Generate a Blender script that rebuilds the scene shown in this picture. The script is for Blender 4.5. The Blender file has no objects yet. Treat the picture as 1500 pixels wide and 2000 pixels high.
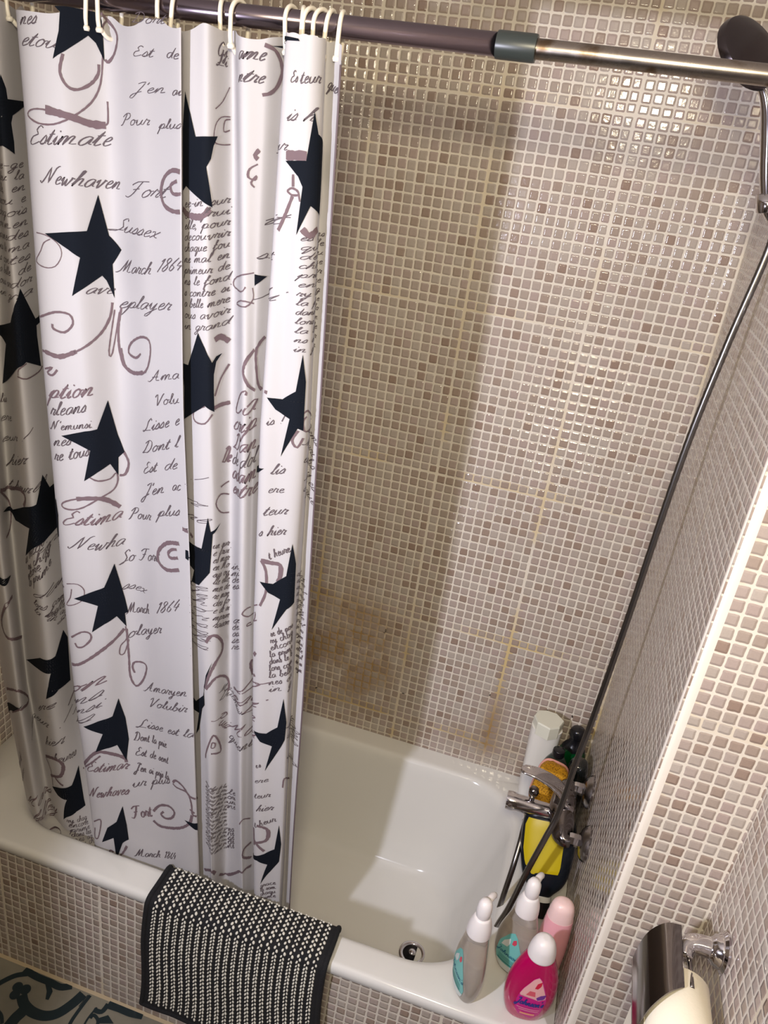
import bpy, bmesh, math, random, bisect
from mathutils import Vector, Matrix
random.seed(7)
SC = bpy.context.scene
COL = SC.collection
# ---------------------------------------------------------------- camera
cam = bpy.data.cameras.new('camera'); camo = bpy.data.objects.new('camera', cam); COL.objects.link(camo)
CAM_R = ((0.951211, -0.232414, 0.202932), (0.280024, 0.374127, -0.88409), (0.129553, 0.897782, 0.42095))
camo.matrix_world = Matrix.Translation((-0.2533, -1.83588, 2.04063)) @ Matrix(CAM_R).to_4x4()
cam.sensor_fit = 'HORIZONTAL'; cam.sensor_width = 36; cam.lens = 1533.95/1500*36
cam.clip_start = .02
SC.camera = camo
# ---------------------------------------------------------------- view, world, lights
SC.view_settings.view_transform = 'Standard'; SC.view_settings.look = 'None'
SC.view_settings.gamma = 1; SC.view_settings.use_curve_mapping = False
SC.view_settings.exposure = 0.42
wd = bpy.data.worlds.new('world'); SC.world = wd; wd.use_nodes = True
wd.node_tree.nodes['Background'].inputs[0].default_value = (.9, .85, .8, 1)
wd.node_tree.nodes['Background'].inputs[1].default_value = .05
def lamp(name, kind, loc, energy, col, size, rot=None):
    l = bpy.data.lights.new(name, kind); l.energy = energy; l.color = col
    if kind == 'AREA': l.shape = 'DISK'; l.size = size
    else: l.shadow_soft_size = size
    o = bpy.data.objects.new(name, l); COL.objects.link(o); o.location = loc
    if rot: o.rotation_euler = rot
    return o
def spot(name, loc, aim, energy, col, size, half, blend=1.0):
    o = lamp(name, 'SPOT', loc, energy, col, size)
    o.data.spot_size = math.radians(half*2); o.data.spot_blend = blend
    o.rotation_euler = (Vector(aim)-Vector(loc)).to_track_quat('-Z', 'Y').to_euler()
    return o
# cool white lamp beside the basin, left of the camera: throws the hard curtain shadow
spot('basin_spot_light', (-.984, -2.04, 1.81), (0, -.3, 1.5), 80, (.84, .84, 1.0), .036, 76)
# warm ceiling spot just above the camera
spot('ceiling_spot_light', (-.26, -1.98, 2.345), (-.42, 0, 1.42), 64, (1.0, .88, .63), .12, 61)

# ---------------------------------------------------------------- helpers
PI = math.pi
def obj(name, verts, faces, mats, parent=None, smooth=True, fm=None, loc=None):
    me = bpy.data.meshes.new(name)
    me.from_pydata([tuple(v) for v in verts], [], faces)
    if not isinstance(mats, (list, tuple)): mats = [mats]
    for m in mats: me.materials.append(m)
    if fm:
        for p, i in zip(me.polygons, fm): p.material_index = i
    if smooth:
        for p in me.polygons: p.use_smooth = True
    me.update()
    o = bpy.data.objects.new(name, me); COL.objects.link(o)
    if parent: o.parent = parent
    if loc: o.location = loc
    return o
def sharp(o, ang=40):
    bm = bmesh.new(); bm.from_mesh(o.data); bmesh.ops.recalc_face_normals(bm, faces=bm.faces)
    a = math.radians(ang)
    for e in bm.edges:
        if len(e.link_faces) == 2 and e.calc_face_angle(0) > a: e.smooth = False
    bm.to_mesh(o.data); bm.free(); return o
def tag(o, label=None, cat=None, group=None, kind=None):
    if label: o['label'] = label
    if cat: o['category'] = cat
    if group: o['group'] = group
    if kind: o['kind'] = kind
    return o
def thing(name, label, cat, loc, group=None):
    o = bpy.data.objects.new(name, None); COL.objects.link(o); o.location = loc; o.empty_display_size = .05
    return tag(o, label, cat, group)
def child(o, parent):
    # keep world placement: parent is an unrotated empty or mesh
    o.parent = parent
    p = parent; off = Vector((0, 0, 0))
    while p: off += Vector(p.location); p = p.parent
    for v in o.data.vertices: v.co -= off
    return o
class MB:
    def __init__(s): s.v = []; s.f = []; s.m = []
    def add(s, vs, fs, m=0):
        n = len(s.v); s.v += [tuple(v) for v in vs]; s.f += [tuple(i+n for i in f) for f in fs]; s.m += [m]*len(fs)
        return s
    def build(s, name, mats, parent=None, smooth=True, ang=40):
        o = obj(name, s.v, s.f, mats, None, smooth, s.m)
        if smooth and ang: sharp(o, ang)
        if parent: child(o, parent)
        return o
def frame(d):
    d = Vector(d).normalized(); a = Vector((0, 0, 1)) if abs(d.z) < .9 else Vector((1, 0, 0))
    x = d.cross(a).normalized(); y = d.cross(x).normalized(); return x, y, d
def rings_vf(rings, cap0=True, cap1=True):
    n = len(rings[0]); v = [p for r in rings for p in r]; f = []
    for i in range(len(rings)-1):
        for k in range(n):
            a = i*n+k; b = i*n+(k+1) % n; f.append((a, b, b+n, a+n))
    if cap0: f.append(tuple(reversed(range(n))))
    if cap1: f.append(tuple((len(rings)-1)*n+k for k in range(n)))
    return v, f
def lathe(prof, origin=(0, 0, 0), axis=(0, 0, 1), n=32, cap0=True, cap1=True, sx=1, sy=1):
    x, y, d = frame(axis); o = Vector(origin)
    if tuple(axis) == (0, 0, 1): x, y = Vector((1, 0, 0)), Vector((0, 1, 0))
    rs = [[o + d*h + x*(r*sx*math.cos(2*PI*k/n)) + y*(r*sy*math.sin(2*PI*k/n)) for k in range(n)] for r, h in prof]
    return rings_vf(rs, cap0, cap1)
def crs(pts, n=6):
    q = [Vector(p) for p in pts]; q = [q[0]*2-q[1]] + q + [q[-1]*2-q[-2]]; out = []
    for i in range(1, len(q)-2):
        for k in range(n):
            t = k/n; a, b, c, d = q[i-1], q[i], q[i+1], q[i+2]
            out.append(.5*((2*b)+(c-a)*t+(2*a-5*b+4*c-d)*t*t+(3*b-a-3*c+d)*t**3))
    out.append(q[-2]); return out
def tube(pts, r, n=16, sub=6, cap=True, closed=False, flat=None):
    p = crs(pts, sub) if sub else [Vector(q) for q in pts]
    R = r if callable(r) else (lambda t: r)
    rs = []; x = None
    for i, q in enumerate(p):
        d = (p[min(i+1, len(p)-1)]-p[max(i-1, 0)]).normalized()
        if x is None: x = frame(d)[0]
        x = (x - d*x.dot(d)).normalized(); y = d.cross(x)
        rr = R(i/(len(p)-1)); a, b = (rr if isinstance(rr, tuple) else (rr, rr))
        rs.append([q + x*(a*math.cos(2*PI*k/n)) + y*(b*math.sin(2*PI*k/n)) for k in range(n)])
    return rings_vf(rs, cap, cap)
def box(x0, x1, y0, y1, z0, z1):
    v = [(x, y, z) for z in (z0, z1) for y in (y0, y1) for x in (x0, x1)]
    return v, [(0, 2, 3, 1), (4, 5, 7, 6), (0, 1, 5, 4), (2, 6, 7, 3), (0, 4, 6, 2), (1, 3, 7, 5)]
def bevel(o, w, seg=2):
    bm = bmesh.new(); bm.from_mesh(o.data)
    bmesh.ops.bevel(bm, geom=list(bm.edges), offset=w, segments=seg, affect='EDGES', profile=.5)
    for f in bm.faces: f.smooth = True
    for e in bm.edges:
        if len(e.link_faces) == 2 and e.calc_face_angle(0) > .8: e.smooth = False
    bm.to_mesh(o.data); bm.free(); return o
# ---------------------------------------------------------------- materials
def mat(name, col, rough=.5, metal=0, spec=None, trans=0, ior=None, coat=0, sss=0, emit=None):
    m = bpy.data.materials.new(name); m.use_nodes = True; b = m.node_tree.nodes['Principled BSDF']
    b.inputs['Base Color'].default_value = (*col, 1); b.inputs['Roughness'].default_value = rough; b.inputs['Metallic'].default_value = metal
    if spec is not None: b.inputs['Specular IOR Level'].default_value = spec
    if trans: b.inputs['Transmission Weight'].default_value = trans
    if ior: b.inputs['IOR'].default_value = ior
    if coat: b.inputs['Coat Weight'].default_value = coat
    if sss: b.inputs['Subsurface Weight'].default_value = sss; b.inputs['Subsurface Radius'].default_value = (.01, .006, .004)
    if emit: b.inputs['Emission Color'].default_value = (*emit[0], 1); b.inputs['Emission Strength'].default_value = emit[1]
    return m
class N:
    def __init__(s, m): s.t = m.node_tree; s.b = s.t.nodes['Principled BSDF']
    def __call__(s, typ, ins=(), out=0, **kw):
        n = s.t.nodes.new('ShaderNode'+typ)
        for k, v in kw.items(): setattr(n, k, v)
        for i, v in (ins.items() if isinstance(ins, dict) else enumerate(ins)):
            if v is None: continue
            if hasattr(v, 'is_linked') or hasattr(v, 'links'): s.t.links.new(v, n.inputs[i])
            else: n.inputs[i].default_value = v
        return n.outputs[out]
    def m(s, op, a, b=None, c=None): return s('Math', (a, b, c), operation=op)
    def link(s, a, name): s.t.links.new(a, s.b.inputs[name])
    def smooth(s, v, a, b): # 0 at a -> 1 at b
        return s('MapRange', {0: v, 1: a, 2: b, 3: 0.0, 4: 1.0}, interpolation_type='SMOOTHSTEP')
    def mix(s, f, a, b):
        n = s.t.nodes.new('ShaderNodeMix'); n.data_type = 'RGBA'
        for i, v in ((0, f), (6, a), (7, b)):
            if hasattr(v, 'links'): s.t.links.new(v, n.inputs[i])
            else: n.inputs[i].default_value = v if i == 0 else (*v, 1)
        return n.outputs[2]
PITCH = .023
def tile_mat(name, ax, u0, v0=.5226, cols=None, grout=(.70, .64, .55), stain=False, seams=True, seedv=0.0, flip=1):
    m = mat(name, (.5, .4, .35), .2); n = N(m)
    co = n('TexCoord', out=3); sp = n.t.nodes.new('ShaderNodeSeparateXYZ'); n.t.links.new(co, sp.inputs[0])
    X, Z = sp.outputs[ax], sp.outputs[2]
    wob = n('TexNoise', {0: co, 2: 95.0, 3: 2.0}, out=1)
    ws = n.t.nodes.new('ShaderNodeSeparateXYZ'); n.t.links.new(wob, ws.inputs[0])
    u = n.m('DIVIDE', n.m('SUBTRACT', n.m('MULTIPLY', X, flip), u0), PITCH); v = n.m('DIVIDE', n.m('SUBTRACT', Z, v0), PITCH)
    iu, iv = n.m('FLOOR', u), n.m('FLOOR', v)
    fu = n.m('SUBTRACT', n.m('FRACT', u), .5); fv = n.m('SUBTRACT', n.m('FRACT', v), .5)
    last = n.m('COMPARE', n.m('FLOORED_MODULO', iu, 12.0), 11.0, .1)
    rowm = None
    if seams:
        for r in (0, 15, 34, 52, 71):
            k = n.m('COMPARE', iv, float(r), .1); rowm = k if rowm is None else n.m('ADD', rowm, k)
    cell = n('CombineXYZ', (iu, iv, seedv)); 
    wn = n.t.nodes.new('ShaderNodeTexWhiteNoise'); wn.noise_dimensions = '3D'; n.t.links.new(cell, wn.inputs[0])
    r1, rc = wn.outputs[0], wn.outputs[1]
    rs = n.t.nodes.new('ShaderNodeSeparateXYZ'); n.t.links.new(rc, rs.inputs[0])
    # sheet seams: the tile left of / above a seam is cut a little smaller
    fu2 = n.m('ADD', n.m('ADD', fu, n.m('MULTIPLY', last, .07)), n.m('MULTIPLY', n.m('SUBTRACT', ws.outputs[0], .5), .10))
    fu2 = n.m('ADD', fu2, n.m('MULTIPLY', n.m('SUBTRACT', rs.outputs[0], .5), .05))
    fv2 = n.m('ADD', fv, n.m('MULTIPLY', n.m('SUBTRACT', ws.outputs[1], .5), .10))
    fv2 = n.m('ADD', fv2, n.m('MULTIPLY', n.m('SUBTRACT', rs.outputs[1], .5), .05))
    hu = n.m('SUBTRACT', .420, n.m('MULTIPLY', last, .06)); hv = .420
    if rowm is not None:
        fv2 = n.m('SUBTRACT', fv2, n.m('MULTIPLY', rowm, .06)); hv = n.m('SUBTRACT', .420, n.m('MULTIPLY', rowm, .05))
    R = .12
    qx = n.m('ADD', n.m('SUBTRACT', n.m('ABSOLUTE', fu2), hu), R); qy = n.m('ADD', n.m('SUBTRACT', n.m('ABSOLUTE', fv2), hv), R)
    px, py = n.m('MAXIMUM', qx, 0.0), n.m('MAXIMUM', qy, 0.0)
    d = n.m('SUBTRACT', n.m('ADD', n.m('SQRT', n.m('ADD', n.m('MULTIPLY', px, px), n.m('MULTIPLY', py, py))), n.m('MINIMUM', n.m('MAXIMUM', qx, qy), 0.0)), R)
    mask = n.smooth(d, .025, -.02)
    fine = n('TexNoise', {0: co, 2: 420.0, 3: 3.0})
    cr = n('ValToRGB', (r1,)); rampn = cr.node.color_ramp; rampn.interpolation = 'LINEAR'
    cols = cols or [(0, (.30, .215, .17)), (.07, (.35, .27, .22)), (.3, (.40, .335, .285)), (.6, (.42, .335, .30)), (.8, (.43, .37, .32)), (1, (.465, .405, .355))]
    while len(rampn.elements) < len(cols): rampn.elements.new(.5)
    for e, (p, c) in zip(rampn.elements, cols): e.position = p; e.color = (*c, 1)
    tcol = n.mix(n.m('MULTIPLY', fine, .5), cr, n('HueSaturation', {0: .5, 1: 1.0, 2: .72, 3: 1.0, 4: cr}))
    big = n('TexNoise', {0: co, 2: 2.6, 3: 3.0})
    gcol = n.mix(n.smooth(big, .35, .7), grout, tuple(c*.88 for c in grout))
    # yellowed grout along the sheet seams
    seam = n.m('MAXIMUM', n.smooth(n.m('ABSOLUTE', n.m('SUBTRACT', n.m('FRACT', n.m('ADD', n.m('DIVIDE', u, 12.0), .5)), .5)), .055, .03), 0.0)
    if rowm is not None: seam = n.m('MAXIMUM', seam, rowm)
    yel = n.m('MULTIPLY', seam, n.smooth(n('TexNoise', {0: co, 2: 5.0, 3: 4.0}), .42, .62))
    low = n.smooth(Z, 1.9, .8)
    yel = n.m('MULTIPLY', yel, n.m('ADD', .25, n.m('MULTIPLY', low, .6))) if stain else n.m('MULTIPLY', yel, .25)
    gcol = n.mix(yel, gcol, (.58, .43, .17))
    if stain:
        # rusty soap stain low on the wall behind the curtain edge, and thin orange runs on the seams
        def blob(cx, cz, sx, sz):
            a = n.m('DIVIDE', n.m('SUBTRACT', X, cx), sx); b = n.m('DIVIDE', n.m('SUBTRACT', Z, cz), sz)
            return n.m('EXPONENT', n.m('MULTIPLY', n.m('ADD', n.m('MULTIPLY', a, a), n.m('MULTIPLY', b, b)), -1.0))
        st = n('TexNoise', {0: co, 2: 9.0, 3: 5.0, 4: .65})
        s1 = n.m('MULTIPLY', n.m('ADD', n.m('MULTIPLY', blob(-.86, .72, .17, .19), 1.3), n.m('ADD', n.m('MULTIPLY', blob(-.66, .70, .10, .19), 1.4), n.m('MULTIPLY', blob(-.28, .52, .16, .05), .8))), n.smooth(st, .22, .72))
        run = n.m('MULTIPLY', blob(-.275, .60, .03, .10), .9)
        s1 = n.m('MINIMUM', n.m('ADD', s1, run), 1.0)
        gcol = n.mix(n.m('MULTIPLY', s1, .95), gcol, (.30, .17, .04))
        tcol = n.mix(n.m('MULTIPLY', s1, .45), tcol, (.25, .17, .085))
        dk = n.m('MULTIPLY', n.smooth(n('TexNoise', {0: co, 2: 38.0, 3: 1.0}), .735, .76), n.smooth(Z, .95, .75))
        gcol = n.mix(dk, gcol, (.03, .02, .012))
    n.link(n.mix(mask, gcol, tcol), 'Base Color')
    n.link(n.m('SUBTRACT', .75, n.m('MULTIPLY', mask, .64)), 'Roughness')
    tilt = n.m('ADD', n.m('MULTIPLY', fu, n.m('SUBTRACT', rs.outputs[0], .5)), n.m('MULTIPLY', fv, n.m('SUBTRACT', rs.outputs[1], .5)))
    h = n.m('ADD', n.m('ADD', n.smooth(d, .03, -.17), n.m('MULTIPLY', tilt, .14)), n.m('MULTIPLY', n('TexNoise', {0: co, 2: 75.0, 3: 2.0}), .30))
    h = n.m('ADD', h, n.m('MULTIPLY', fine, .02))
    bn = n.t.nodes.new('ShaderNodeBump'); bn.inputs['Strength'].default_value = .6; bn.inputs['Distance'].default_value = .0022; n.t.links.new(h, bn.inputs['Height'])
    bp = bn.outputs[0]
    n.link(bp, 'Normal'); n.b.inputs['Specular IOR Level'].default_value = .6
    return m
M = {}
M['enamel'] = mat('white_enamel', (.72, .71, .68), .12, coat=.4)
M['chrome'] = mat('chrome', (.62, .60, .62), .09, 1)
M['chromed'] = mat('dark_chrome', (.22, .20, .20), .13, 1)
M['hose'] = mat('hose_metal', (.22, .21, .20), .28, 1)
M['white'] = mat('white_plastic', (.80, .78, .74), .3)
M['frost'] = mat('frosted_cap', (.82, .78, .78), .35, sss=.1)
M['black'] = mat('black_plastic', (.008, .008, .010), .22)
M['ceil'] = mat('ceiling_paint', (.75, .70, .62), .8)


# 'advance|x,y x,y ...;x,y ...'  x-height 1, ascender 2, descender -1
GL = {
'a':'1.1|.9,.85 .55,1 .2,.75 .12,.3 .35,0 .65,.2 .9,.9 .85,.2 1.1,.15',
'b':'1|0,.2 .3,1.2 .4,1.9 .2,1.9 .15,1 .2,.15 .5,0 .8,.4 .7,.85 .45,.75 .95,.7',
'c':'.85|.75,.8 .5,1 .2,.75 .15,.25 .4,0 .85,.25',
'd':'1.1|.85,.85 .5,1 .15,.7 .15,.2 .4,0 .7,.25 .95,1.9 .85,.3 1.1,.15',
'e':'.85|.1,.45 .5,.55 .65,.85 .45,1 .2,.7 .2,.2 .45,0 .85,.25',
'f':'.8|0,.3 .4,1.2 .6,1.9 .4,1.95 .3,1 .15,-.9 .3,-.85 .4,0 .8,.3;.05,.95 .65,1',
'g':'1.1|.85,.85 .5,1 .18,.7 .2,.2 .45,.05 .8,.5 .85,.9 .65,-.6 .35,-.95 .15,-.7 .5,-.2 1.1,.2',
'h':'1.1|0,.2 .35,1.3 .45,1.9 .25,1.85 .2,1 .1,0 .3,.7 .6,1 .75,.8 .7,.15 1.1,.15',
'i':'.55|0,.3 .25,.95 .2,.2 .35,0 .55,.2;.3,1.4 .34,1.5',
'j':'.6|0,.3 .35,.95 .25,-.5 0,-.9 -.15,-.6 .6,.2;.4,1.4 .44,1.5',
'l':'.6|0,.25 .35,1.2 .45,1.85 .25,1.9 .2,1 .25,.1 .6,.2',
'm':'1.6|0,.2 .2,.95 .15,0 .35,.8 .55,1 .65,.8 .6,0 .85,.85 1.05,1 1.15,.8 1.1,.15 1.6,.15',
'n':'1.15|0,.2 .2,.95 .15,0 .4,.8 .65,1 .75,.75 .7,.1 1.15,.15',
'o':'1|.5,1 .2,.8 .12,.35 .35,0 .7,.2 .75,.75 .5,1 .6,.8 1,.85',
'p':'1.1|0,.2 .25,1 .1,-1 .3,.6 .6,1 .85,.7 .7,.15 .4,.1 1.1,.2',
'q':'1.1|.85,.85 .5,1 .18,.7 .2,.2 .45,.05 .8,.5 .85,.95 .65,-1 .9,-.6 1.1,.2',
'r':'.8|0,.2 .2,1.1 .35,.85 .65,.9 .5,.3 .6,.05 .8,.2',
's':'.75|0,.2 .4,1.05 .6,.5 .45,.05 .1,.1 .75,.2',
't':'.7|0,.3 .35,1.6 .2,.3 .35,0 .7,.2;0,1.1 .6,1.15',
'u':'1.1|0,.4 .15,.95 .15,.25 .35,0 .65,.25 .8,.95 .75,.2 1.1,.15',
'v':'1|0,.6 .2,1 .3,.1 .45,0 .75,.85 .65,1 1,.85',
'w':'1.4|0,.5 .15,1 .25,.1 .4,0 .6,.8 .65,.1 .85,0 1.1,.85 1,1 1.4,.85',
'x':'1|0,.8 .25,.95 .5,.2 .85,.1;.8,1 .1,0',
'y':'1.1|0,.5 .15,1 .25,.25 .5,.1 .8,.95 .6,-.6 .3,-.95 .1,-.7 1.1,.2',
'z':'.9|.1,.9 .6,.95 .15,.1 .5,.05 .4,-.6 .15,-.8 .1,-.4 .9,.2',
'A':'1.6|-.2,.2 .1,0 .5,.7 .95,2.1 .9,.8 .95,.15 1.4,.1;.3,.8 1.1,.75',
'C':'1.5|1.1,1.7 .9,2.1 .4,1.7 .2,.8 .4,.1 .9,.1 1.4,.5',
'D':'1.7|.6,2 .4,.6 .1,.1 .5,.15 1,.05 1.4,.7 1.2,1.7 .6,2.1 .1,1.7',
'E':'1.3|1,1.8 .6,2.05 .35,1.6 .7,1.15 .2,.9 .1,.3 .5,0 1.2,.35',
'F':'1.6|-.1,1.6 .4,2 1.5,2;.9,2 .6,.6 .2,0 -.2,.2;.3,1 1,1.1',
'G':'1.5|1.1,1.7 .8,2.1 .3,1.5 .2,.7 .5,.1 1,.4 1.1,1 1,-.6 .4,-.9',
'H':'1.7|0,1.7 .4,2 .2,.1;1.2,2.1 .9,.1 1.5,.2;.2,1 1.1,1.1',
'J':'1.1|.2,1.8 .9,2.1 .6,.3 .3,-.9 -.1,-.8 .1,-.2 1,.3',
'L':'1.4|.9,1.7 .7,2.1 .4,1.6 .45,.6 .1,.05 -.1,.3 .4,.2 1.3,.1',
'M':'2|-.2,.1 .2,.3 .6,2.1 .65,.2 1.2,2.1 1.25,.2 1.9,.2',
'N':'1.8|-.3,.3 0,0 .3,.8 .6,2 .9,.1 1.3,1.9 1.7,2.2',
'O':'1.5|.8,2 .2,1.5 .1,.6 .5,0 1.1,.4 1.2,1.3 .8,2 .5,1.6',
'P':'1.4|.5,2 .3,.2 .1,0;0,1.5 .4,2.1 1,2 1.1,1.4 .7,1 .4,1.1',
'Q':'1.6|.8,2 .2,1.4 .2,.5 .7,.1 1.2,.8 1.1,1.8 .8,2;.5,.4 1,0 1.5,0',
'S':'1.2|1,1.7 .8,2.1 .4,1.7 .9,.8 .6,.1 0,.2 1.2,.3',
'V':'1.4|0,1.6 .3,2.1 .5,.3 .6,0 1.1,1.8 1.3,2.1',
'1':'.7|.2,1.5 .5,1.9 .3,0','8':'.9|.7,1.7 .4,1.9 .2,1.5 .7,.6 .4,0 .1,.4 .7,1.4 .7,1.7',
'6':'.9|.7,1.8 .2,.8 .2,.2 .5,0 .7,.5 .3,.8','4':'.9|.5,1.9 .1,.7 .8,.7;.7,1.2 .5,0','3':'.9|.2,1.7 .6,1.9 .7,1.4 .3,1.1 .7,.8 .5,.1 .1,.1',
"'":'.35|.2,2 .1,1.6','!':'.6|.4,1.9 .2,.5;.12,.05 .14,.12','.':'.4|.1,.02 .14,.1',',':'.4|.2,.1 .05,-.3','-':'.7|.1,.6 .6,.62',
}
GL['\u00e9']=GL['e']+';.5,1.25 .75,1.55'; GL['\u00e8']=GL['e']+';.6,1.2 .35,1.55'
def _cr(p, n=3):
    if len(p) < 3: return list(p)
    out = []
    q = [p[0]] + list(p) + [p[-1]]
    for i in range(1, len(q)-2):
        a, b, c, d = q[i-1], q[i], q[i+1], q[i+2]
        for k in range(n):
            t = k/n
            out.append(tuple(.5*((2*b[j]) + (c[j]-a[j])*t + (2*a[j]-5*b[j]+4*c[j]-d[j])*t*t + (3*b[j]-a[j]-3*c[j]+d[j])*t**3) for j in range(len(b))))
    out.append(tuple(p[-1]))
    return out
_GC = {}
def glyph(ch):
    if ch not in _GC:
        adv, s = GL[ch].split('|')
        _GC[ch] = (float(adv), [[tuple(float(v) for v in p.split(',')) for p in st.split()] for st in s.split(';')])
    return _GC[ch]
def write(text, n=3, slant=.45, track=0.0):
    # polylines in x-height units, and total width
    x = 0; out = []
    for ch in text:
        if ch == ' ': x += .9; continue
        adv, sts = glyph(ch)
        for st in sts:
            out.append([(x + a + slant*b, b) for a, b in _cr(st, n)])
        x += adv + track
    return out, x

# ---------------------------------------------------------------- the room
WR = .156; YF = -.773; YB = -.730; ZT = 2.42
def quad(name, pts, m, kind='structure', sub=None):
    o = obj(name, pts, [tuple(range(len(pts)))], m, smooth=False); tag(o, kind=kind); return o
def slab(name, b, m):
    v, f = box(*b); o = obj(name, v, f, m, smooth=False); sharp(o); tag(o, kind='structure'); return o
T_back = tile_mat('mosaic_back_wall', 0, -.552, stain=True)
T_side = tile_mat('mosaic_side', 1, -.7572, seedv=3.0, seams=False)
T_front = tile_mat('mosaic_pier', 0, .013, seedv=5.0, seams=True)
T_apron = tile_mat('mosaic_apron', 0, -.5, v0=.418, seedv=8.0, seams=False)
slab('wall_back', (-1.63, WR+.1, 0, .1, 0, ZT+.05), T_back)
# boxed pier that carries the taps: its left face is the tap wall
pier = slab('wall_right', (0, WR+.1, YF, 0, 0, ZT), [T_side, T_front])
for p in pier.data.polygons:
    if abs(p.normal.y) > .9: p.material_index = 1
slab('wall_left', (-1.63, -1.527, -3.4, 0, 0, ZT), T_side)
slab('wall_right_room', (WR, WR+.1, -3.4, YF, 0, ZT), T_side)
slab('wall_front', (-1.63, WR+.1, -3.5, -3.4, 0, ZT), T_front)
slab('wall_left_light_block', (-1.527, -1.04, -1.72, -1.60, 0, ZT), T_front)  # added out of view: its edge blocks the cool lamp from the far left
slab('ceiling', (-1.63, WR+.1, -3.5, .1, ZT, ZT+.08), M['ceil'])
# tiled apron under the bath rim
slab('wall_apron', (-1.527, 0, YB, YB+.022, 0, .4125), T_apron)
# white corner strip on the pier edge
M['trim'] = mat('white_trim', (.80, .74, .66), .35)
tr = MB(); prof = []
r = .011
pts = [(.0, YF+.016)] + [(-.002+r-r*math.cos(a), YF+r-.002-r*math.sin(a)+.0) for a in [i*PI/2/8 for i in range(9)]] + [(.017, YF)]
pts += [(.017, YF+.003), (.003, YF+.003), (.003, YF+.016)]
rs = [[(x, y, z) for x, y in pts] for z in (.444, ZT)]
v, f = rings_vf(rs); tr.add(v, f); o = tr.build('trim_1', M['trim'], ang=50); tag(o, kind='structure')
# grout fillet where the apron meets the floor
gf = MB(); v, f = rings_vf([[(x, YB, 0), (x, YB-.006, 0), (x, YB, .006)] for x in (-1.527, 0)]); gf.add(v, f)
M['grout'] = mat('cream_grout', (.5, .40, .26), .8)
tag(gf.build('baseboard_apron', M['grout'], smooth=False), kind='structure')
# recessed ceiling spot above the camera
lt = thing('ceiling_spot', 'small recessed round ceiling spot above the camera', 'lamp', (-.26, -1.98, ZT))
v, f = lathe([(.045, -.001), (.047, -.004), (.036, -.010), (.034, -.004)], (-.26, -1.98, ZT), cap0=False, cap1=False); child(obj('bezel', v, f, M['chrome']), lt)
v, f = lathe([(.034, -.003), (.001, -.0035)], (-.26, -1.98, ZT), cap0=False); child(obj('lens', v, f, mat('lit_lens', (1, .9, .7), .5, emit=((1, .9, .66), 6.0))), lt)
# ---------------------------------------------------------------- patterned floor tiles
M['ftile'] = mat('floor_tile', (.33, .30, .24), .35)
n = N(M['ftile']); co = n('TexCoord', out=3)
n.link(n.mix(n.smooth(n('TexNoise', {0: co, 2: 7.0, 3: 5.0}), .35, .7), (.26, .24, .19), (.17, .16, .13)), 'Base Color')
M['fdark'] = mat('floor_print_dark', (.010, .022, .028), .35)
fl = MB()
v, f = box(-1.63, WR+.1, -3.5, 0, -.05, 0); fl.add(v, f, 0)
def ribbon_flat(pl, w, z, m=1, n=5, taper=None):
    p = _cr(pl, n); vs = []; 
    for i, q in enumerate(p):
        a = p[max(i-1, 0)]; b = p[min(i+1, len(p)-1)]; dx, dy = b[0]-a[0], b[1]-a[1]; l = math.hypot(dx, dy) or 1
        ww = w*(taper(i/(len(p)-1)) if taper else 1)/2
        vs += [(q[0]-dy/l*ww, q[1]+dx/l*ww, z), (q[0]+dy/l*ww, q[1]-dx/l*ww, z)]
    fl.add(vs, [(2*i, 2*i+1, 2*i+3, 2*i+2) for i in range(len(p)-1)], m)
def disc_flat(c, r, z, m=1, sx=1.0):
    k = 20; fl.add([(c[0]+r*sx*math.cos(2*PI*i/k), c[1]+r*math.sin(2*PI*i/k), z) for i in range(k)], [tuple(range(k))], m)
ribbon_flat([(-1.216, -0.88), (-1.215, -0.853), (-1.211, -0.837), (-1.208, -0.821)], 0.0284, .0004)
ribbon_flat([(-1.239, -0.799), (-1.218, -0.816), (-1.187, -0.825), (-1.153, -0.822), (-1.128, -0.805), (-1.111, -0.774), (-1.101, -0.743)], 0.0251, .0005)
ribbon_flat([(-1.313, -0.803), (-1.308, -0.793), (-1.296, -0.775), (-1.283, -0.761), (-1.261, -0.748)], 0.0138, .0006)
ribbon_flat([(-1.276, -0.742), (-1.234, -0.747), (-1.194, -0.747), (-1.163, -0.748), (-1.139, -0.735)], 0.0178, .0007)
ribbon_flat([(-1.25, -0.794), (-1.254, -0.78), (-1.254, -0.777)], 0.0065, .0008)
ribbon_flat([(-1.083, -0.74), (-1.086, -0.774), (-1.087, -0.807), (-1.084, -0.829)], 0.0089, .0009)
ribbon_flat([(-1.089, -0.741), (-1.092, -0.774)], 0.0020, .0010)
ribbon_flat([(-1.05, -0.76), (-1.054, -0.791), (-1.052, -0.817)], 0.0049, .0011)
ribbon_flat([(-1.054, -0.768), (-1.033, -0.765), (-1.029, -0.743)], 0.0121, .0012)
ribbon_flat([(-1.029, -0.744), (-0.997, -0.742), (-0.965, -0.742), (-0.934, -0.737)], 0.0203, .0013)
ribbon_flat([(-1.049, -0.789), (-1.046, -0.779), (-1.028, -0.787), (-1.022, -0.805)], 0.0081, .0014)
ribbon_flat([(-1.274, -0.849), (-1.25, -0.858), (-1.234, -0.874)], 0.0081, .0015)
disc_flat((-1.261, -0.786), 0.0126, .0016)
disc_flat((-1.239, -0.785), 0.0134, .0017)
disc_flat((-1.254, -0.805), 0.0126, .0018)
fl.add([(x, y, .0019) for x, y in [(-1.207, -0.752), (-1.19, -0.752), (-1.174, -0.765), (-1.17, -0.787), (-1.178, -0.788), (-1.188, -0.77)]], [tuple(range(6))], 1)
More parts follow.
